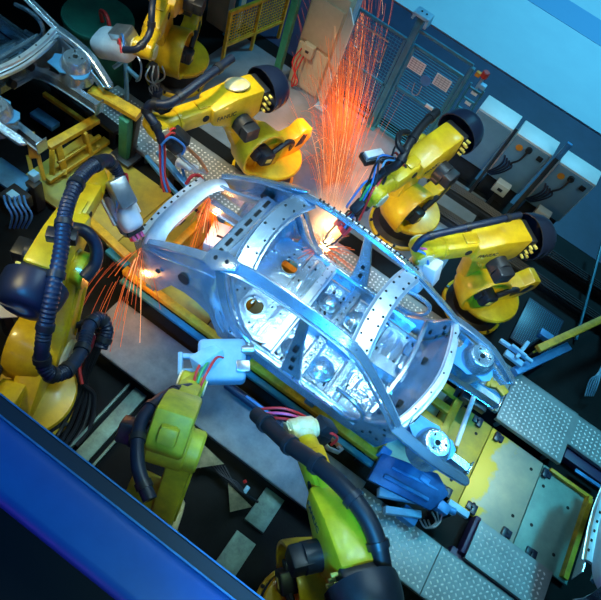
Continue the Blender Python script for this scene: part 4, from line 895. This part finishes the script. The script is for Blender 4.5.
for k in range(3):
    b = MB(); b.tube([at(420+4*k, 520, .4), at(426+3*k, 528, .5), at(436+2*k, 522, .5), at(432+5*k, 512, .56)], .010, 6); b.build('cable', M['steel'], nf)
for q in (at(395, 496, .2), at(440, 512, .2)): MB().box((q.x, q.y, .22), (.12, .12, .44)).build('column', M['black'], nf)
du = thing('floor_duct', (4.0, -.85, 0), 'violet cable duct beside the raised tread plate', 'duct')
MB().bar(at(448, 552, .1), at(560, 632, .1), .16, .12, Z, .01).build('trough', M['purple'], du); MB().bar(at(476, 518, .16), at(460, 554, .16), .07, .16, Z, .01).build('end_plate', M['purple'], du)
du = thing('floor_duct', (4.6, 1.0, 0), 'violet cable duct holding a blue bar, along the far tread plates', 'duct')
MB().bar(at(563, 452, .1), at(625, 496, .1), .20, .14, Z, .01).build('trough', M['purple'], du); MB().bar(at(575, 470, .17), at(600, 487, .17), .05, .03, Z, .004).build('bar', M['bluefix'], du)
rc = thing('loose_cables', at(590, 370, 0), 'thin pale blue cables bunched on the dark floor past the guard rail', 'cables'); b = MB()
for k in range(5): b.tube([at(585+2*k, 396, .1), at(590+2*k, 380+k, .3), at(600+k, 372-3*k, .4), at(606, 350+4*k, .3)], .010, 6)
b.build('cables', M['ltblue'], rc)

# ------------------------------------------------------------------ sparks
def sparks(name, src, target, n, T, spread, rad, label, seg=(.08, .35), seed=1, t0max=.65):
    q = random.Random(seed); b = MB(); src = V(src)
    for i in range(n):
        L = target(q); t = T(q); g = V((0, 0, -9.8)); v = (L-src)/t - g*t*.5
        a0 = q.random()**1.3*t0max*t; a1 = min(t, a0+t*(seg[0]+(seg[1]-seg[0])*q.random()))
        pts = [src+v*(a0+(a1-a0)*k/5)+g*.5*(a0+(a1-a0)*k/5)**2 for k in range(6)]
        k = q.random(); b.mi = 0 if k < .62 else 1 if k < .93 else 2
        b.tube(pts, rad*(.6+.8*q.random()), 3, 1)
    o = b.build(name, [M['sparkdim'], M['spark'], M['sparkhot']]); tag(o, label, 'sparks', None, 'stuff'); return o
def tgt(q):
    u = q.random()**.9; c = at(321+(350-321)*u, 185-230*u, 0); s = .27+.24*u
    return c+V((q.gauss(0, s), q.gauss(0, s*.5), 0))
sparks('weld_sparks', (.14, .86, 1.02), tgt, 1000, lambda q: .42+.45*q.random(), .3, .0015, 'great orange plume of weld sparks flying up behind the car', (.2, .8), 1, .85)
def tgt2(q): a = q.uniform(0, 6.28); r = q.uniform(.2, 1.0); return V((.14+r*math.cos(a), .95+r*math.sin(a), .55))
sparks('weld_sparks', (.14, .86, 1.02), tgt2, 140, lambda q: .2+.2*q.random(), .3, .003, 'short orange spray of sparks around the bright weld', (.15, .5), 5, .3)
def tgt3(q): return V((-1.2+q.gauss(0, .22), -1.25+q.gauss(0, .25), .26))
sparks('weld_sparks', (-1.40, -.66, 1.1), tgt3, 46, lambda q: .35+.2*q.random(), .2, .003, 'orange sparks falling from the large robot onto the near walkway', (.2, .7), 8)
def tgt4(q): return V((-1.15+q.gauss(0, .16), .25+q.gauss(0, .2), .12))
sparks('weld_sparks', (-1.34, .50, 1.0), tgt4, 90, lambda q: .25+.2*q.random(), .2, .003, 'orange sparks falling inside the open boot', (.2, .6), 9)
sm = MB(); F = mframe((0, 0, 0), z=(-.25, .75, .6), x=X); sm.ball((-.02, 1.22, 1.22), .50, (.62, .62, 1.15), F, 24)  # added scattering volume that makes the glow around the weld
m = bpy.data.materials.new('weld smoke'); m.use_nodes = True; nt = m.node_tree; nt.nodes.clear()
out = nt.nodes.new('ShaderNodeOutputMaterial'); vs = nt.nodes.new('ShaderNodeVolumeScatter'); tc = nt.nodes.new('ShaderNodeTexCoord')
no = nt.nodes.new('ShaderNodeTexNoise'); no.inputs['Scale'].default_value = 4; mp = nt.nodes.new('ShaderNodeMapping'); mp.inputs['Location'].default_value = (-1, -1, -1); mp.inputs['Scale'].default_value = (2, 2, 2)
gr = nt.nodes.new('ShaderNodeTexGradient'); gr.gradient_type = 'SPHERICAL'; mu = nt.nodes.new('ShaderNodeMath'); mu.operation = 'MULTIPLY'; m2 = nt.nodes.new('ShaderNodeMath'); m2.operation = 'MULTIPLY'; m2.inputs[1].default_value = 9.0
nt.links.new(tc.outputs['Generated'], mp.inputs['Vector']); nt.links.new(mp.outputs[0], gr.inputs['Vector']); nt.links.new(tc.outputs['Object'], no.inputs['Vector'])
nt.links.new(gr.outputs['Fac'], mu.inputs[0]); nt.links.new(no.outputs['Fac'], mu.inputs[1]); nt.links.new(mu.outputs[0], m2.inputs[0]); nt.links.new(m2.outputs[0], vs.inputs['Density']); nt.links.new(vs.outputs[0], out.inputs['Volume'])
vs.inputs['Color'].default_value = (1, .85, .7, 1)
tag(sm.build('weld_halo', m), 'added thin glowing smoke puff around the bright weld', 'halo', None, 'stuff')
fl = MB(); q = random.Random(3); c = V((.14, .88, 1.03)); fl.ball(c, .035, n=12)
for i in range(46):
    v = V((q.gauss(0, 1), q.gauss(.5, 1), q.gauss(.2, .8))).normalized(); L = .05+.16*q.random()**2
    fl.tube([c, c+v*L*.5, c+v*L], lambda s_: .008*(1-s_)+.0008, 5, 1)
tag(fl.build('weld_flash', M['flash']), 'blinding white yellow flash at the gun tip on the car', 'flash')

# ------------------------------------------------------------------ light
W = bpy.data.worlds.new('world'); SC.world = W; W.use_nodes = True
W.node_tree.nodes['Background'].inputs[0].default_value = (.06, .22, .34, 1); W.node_tree.nodes['Background'].inputs[1].default_value = .06
def lamp(kind, name, loc, target, energy, col, size=1., spot=60, blend=.6, size_y=None):
    d = bpy.data.lights.new(name, kind)
    if name == 'added_highlight_strip': d.spread = math.radians(70)
    d.energy = energy; d.color = col
    if kind == 'AREA':
        d.size = size
        if size_y: d.shape = 'RECTANGLE'; d.size_y = size_y
    elif kind == 'SPOT': d.spot_size = math.radians(spot); d.spot_blend = blend; d.shadow_soft_size = size
    else: d.shadow_soft_size = size
    o = bpy.data.objects.new(name, d); COL.objects.link(o); o.location = loc
    if target is not None: o.rotation_euler = (V(target)-V(loc)).to_track_quat('-Z', 'Y').to_euler()
    return o
lamp('SPOT', 'blue_key_light', (2.2, -4.6, 6.2), (1.0, .1, 1.0), 2300, (.015, .36, 1.0), .4, 40, .8)
lamp('SPOT', 'blue_nose_light', (5.0, 1.2, 7.2), (1.9, .1, 1.0), 800, (.03, .48, 1.0), .4, 30, .8)
lamp('SPOT', 'blue_tail_light', (-1.8, -4.4, 6.0), (-.8, -.4, 1.1), 1700, (.02, .36, 1.0), .4, 26, .8)
for k, (x, y) in enumerate(((-1.4, .6), (-.1, 2.2), (1.2, .9), (2.5, 2.4))):
    lamp('AREA', 'added_highlight_strip', (x, y, 8.2), (x*.6, .2, .8), 26, (.52, .84, 1.0), .14, size_y=2.2)  # added overhead strips, put in for streak highlights on the body steel
lamp('SPOT', 'cool_front_light', (-4.4, .2, 7.5), (-3.9, .4, 1.0), 1000, (.25, .74, 1.0), .4, 28, .8)
lamp('SPOT', 'warm_back_light', (-3.4, -1.0, 7.8), (-1.8, 2.1, 1.2), 2300, (1.0, .84, .52), .4, 30, .8)
lamp('SPOT', 'warm_robot_light', (3.2, -1.0, 7.6), (1.5, 2.5, 1.3), 1250, (1.0, .86, .42), .4, 26, .8)
lamp('SPOT', 'warm_front_light', (-4.6, -3.2, 6.5), (-1.8, -1.3, 1.5), 800, (1.0, .84, .36), .4, 34, .8)
lamp('SPOT', 'warm_trestle_light', (-4.8, -1.8, 6.5), (-3.2, .3, .4), 520, (1.0, .78, .32), .4, 24, .8)
lamp('SPOT', 'warm_deck_light', (3.6, 2.6, 7.6), (3.2, .15, .1), 900, (1.0, .76, .30), .4, 13, .9)
lamp('SPOT', 'cyan_deck_light', (4.4, 2.6, 7.6), (4.3, .2, .2), 1500, (.09, .66, .92), .4, 40, .9)
lamp('SPOT', 'green_floor_light', (2.4, -3.9, 7.4), (1.4, -1.9, .5), 240, (.55, 1.0, .40), .4, 46, .9)
lamp('SPOT', 'cabinet_light', (4.5, 1.5, 7.5), (1.7, 4.6, 1.0), 360, (.40, .80, 1.0), .4, 24, .8)
lamp('SPOT', 'back_floor_light', (-.3, 1.0, 8.5), (-.6, 4.2, .6), 520, (.30, .72, 1.0), .4, 40, .8)
lamp('SPOT', 'aisle_light', (2.5, 12.0, 9.5), (2.0, 11.0, 0), 4300, (.13, .66, 1.0), 1.0, 92, .3)
lamp('AREA', 'girder_light', (.4, -3.7, 5.2), (.4, -3.28, 3.0), 30, (.02, .36, 1.0), 5.0, size_y=.3)
lamp('AREA', 'violet_girder_light', (.4, -5.0, 2.6), (.4, -3.48, 2.9), 26, (.45, .06, 1.0), 5.0, size_y=.3)
lamp('POINT', 'weld_light', (.05, 1.10, 1.12), None, 80, (1.0, .45, .14), .05)
lamp('SPOT', 'spark_plume_light', (-.55, 2.5, 2.3), (-.95, 3.2, 0), 1500, (1.0, .26, .06), .2, 58, 1.0)
lamp('POINT', 'boot_spark_light', (-1.20, .40, .85), None, 12, (1.0, .33, .08), .05)
lamp('POINT', 'near_spark_light', (-1.30, -1.0, .75), None, 9, (1.0, .35, .08), .05)
SC.view_settings.view_transform = 'Standard'; SC.view_settings.look = 'None'; SC.view_settings.gamma = 1; SC.view_settings.exposure = .14
SC.view_settings.use_curve_mapping = False
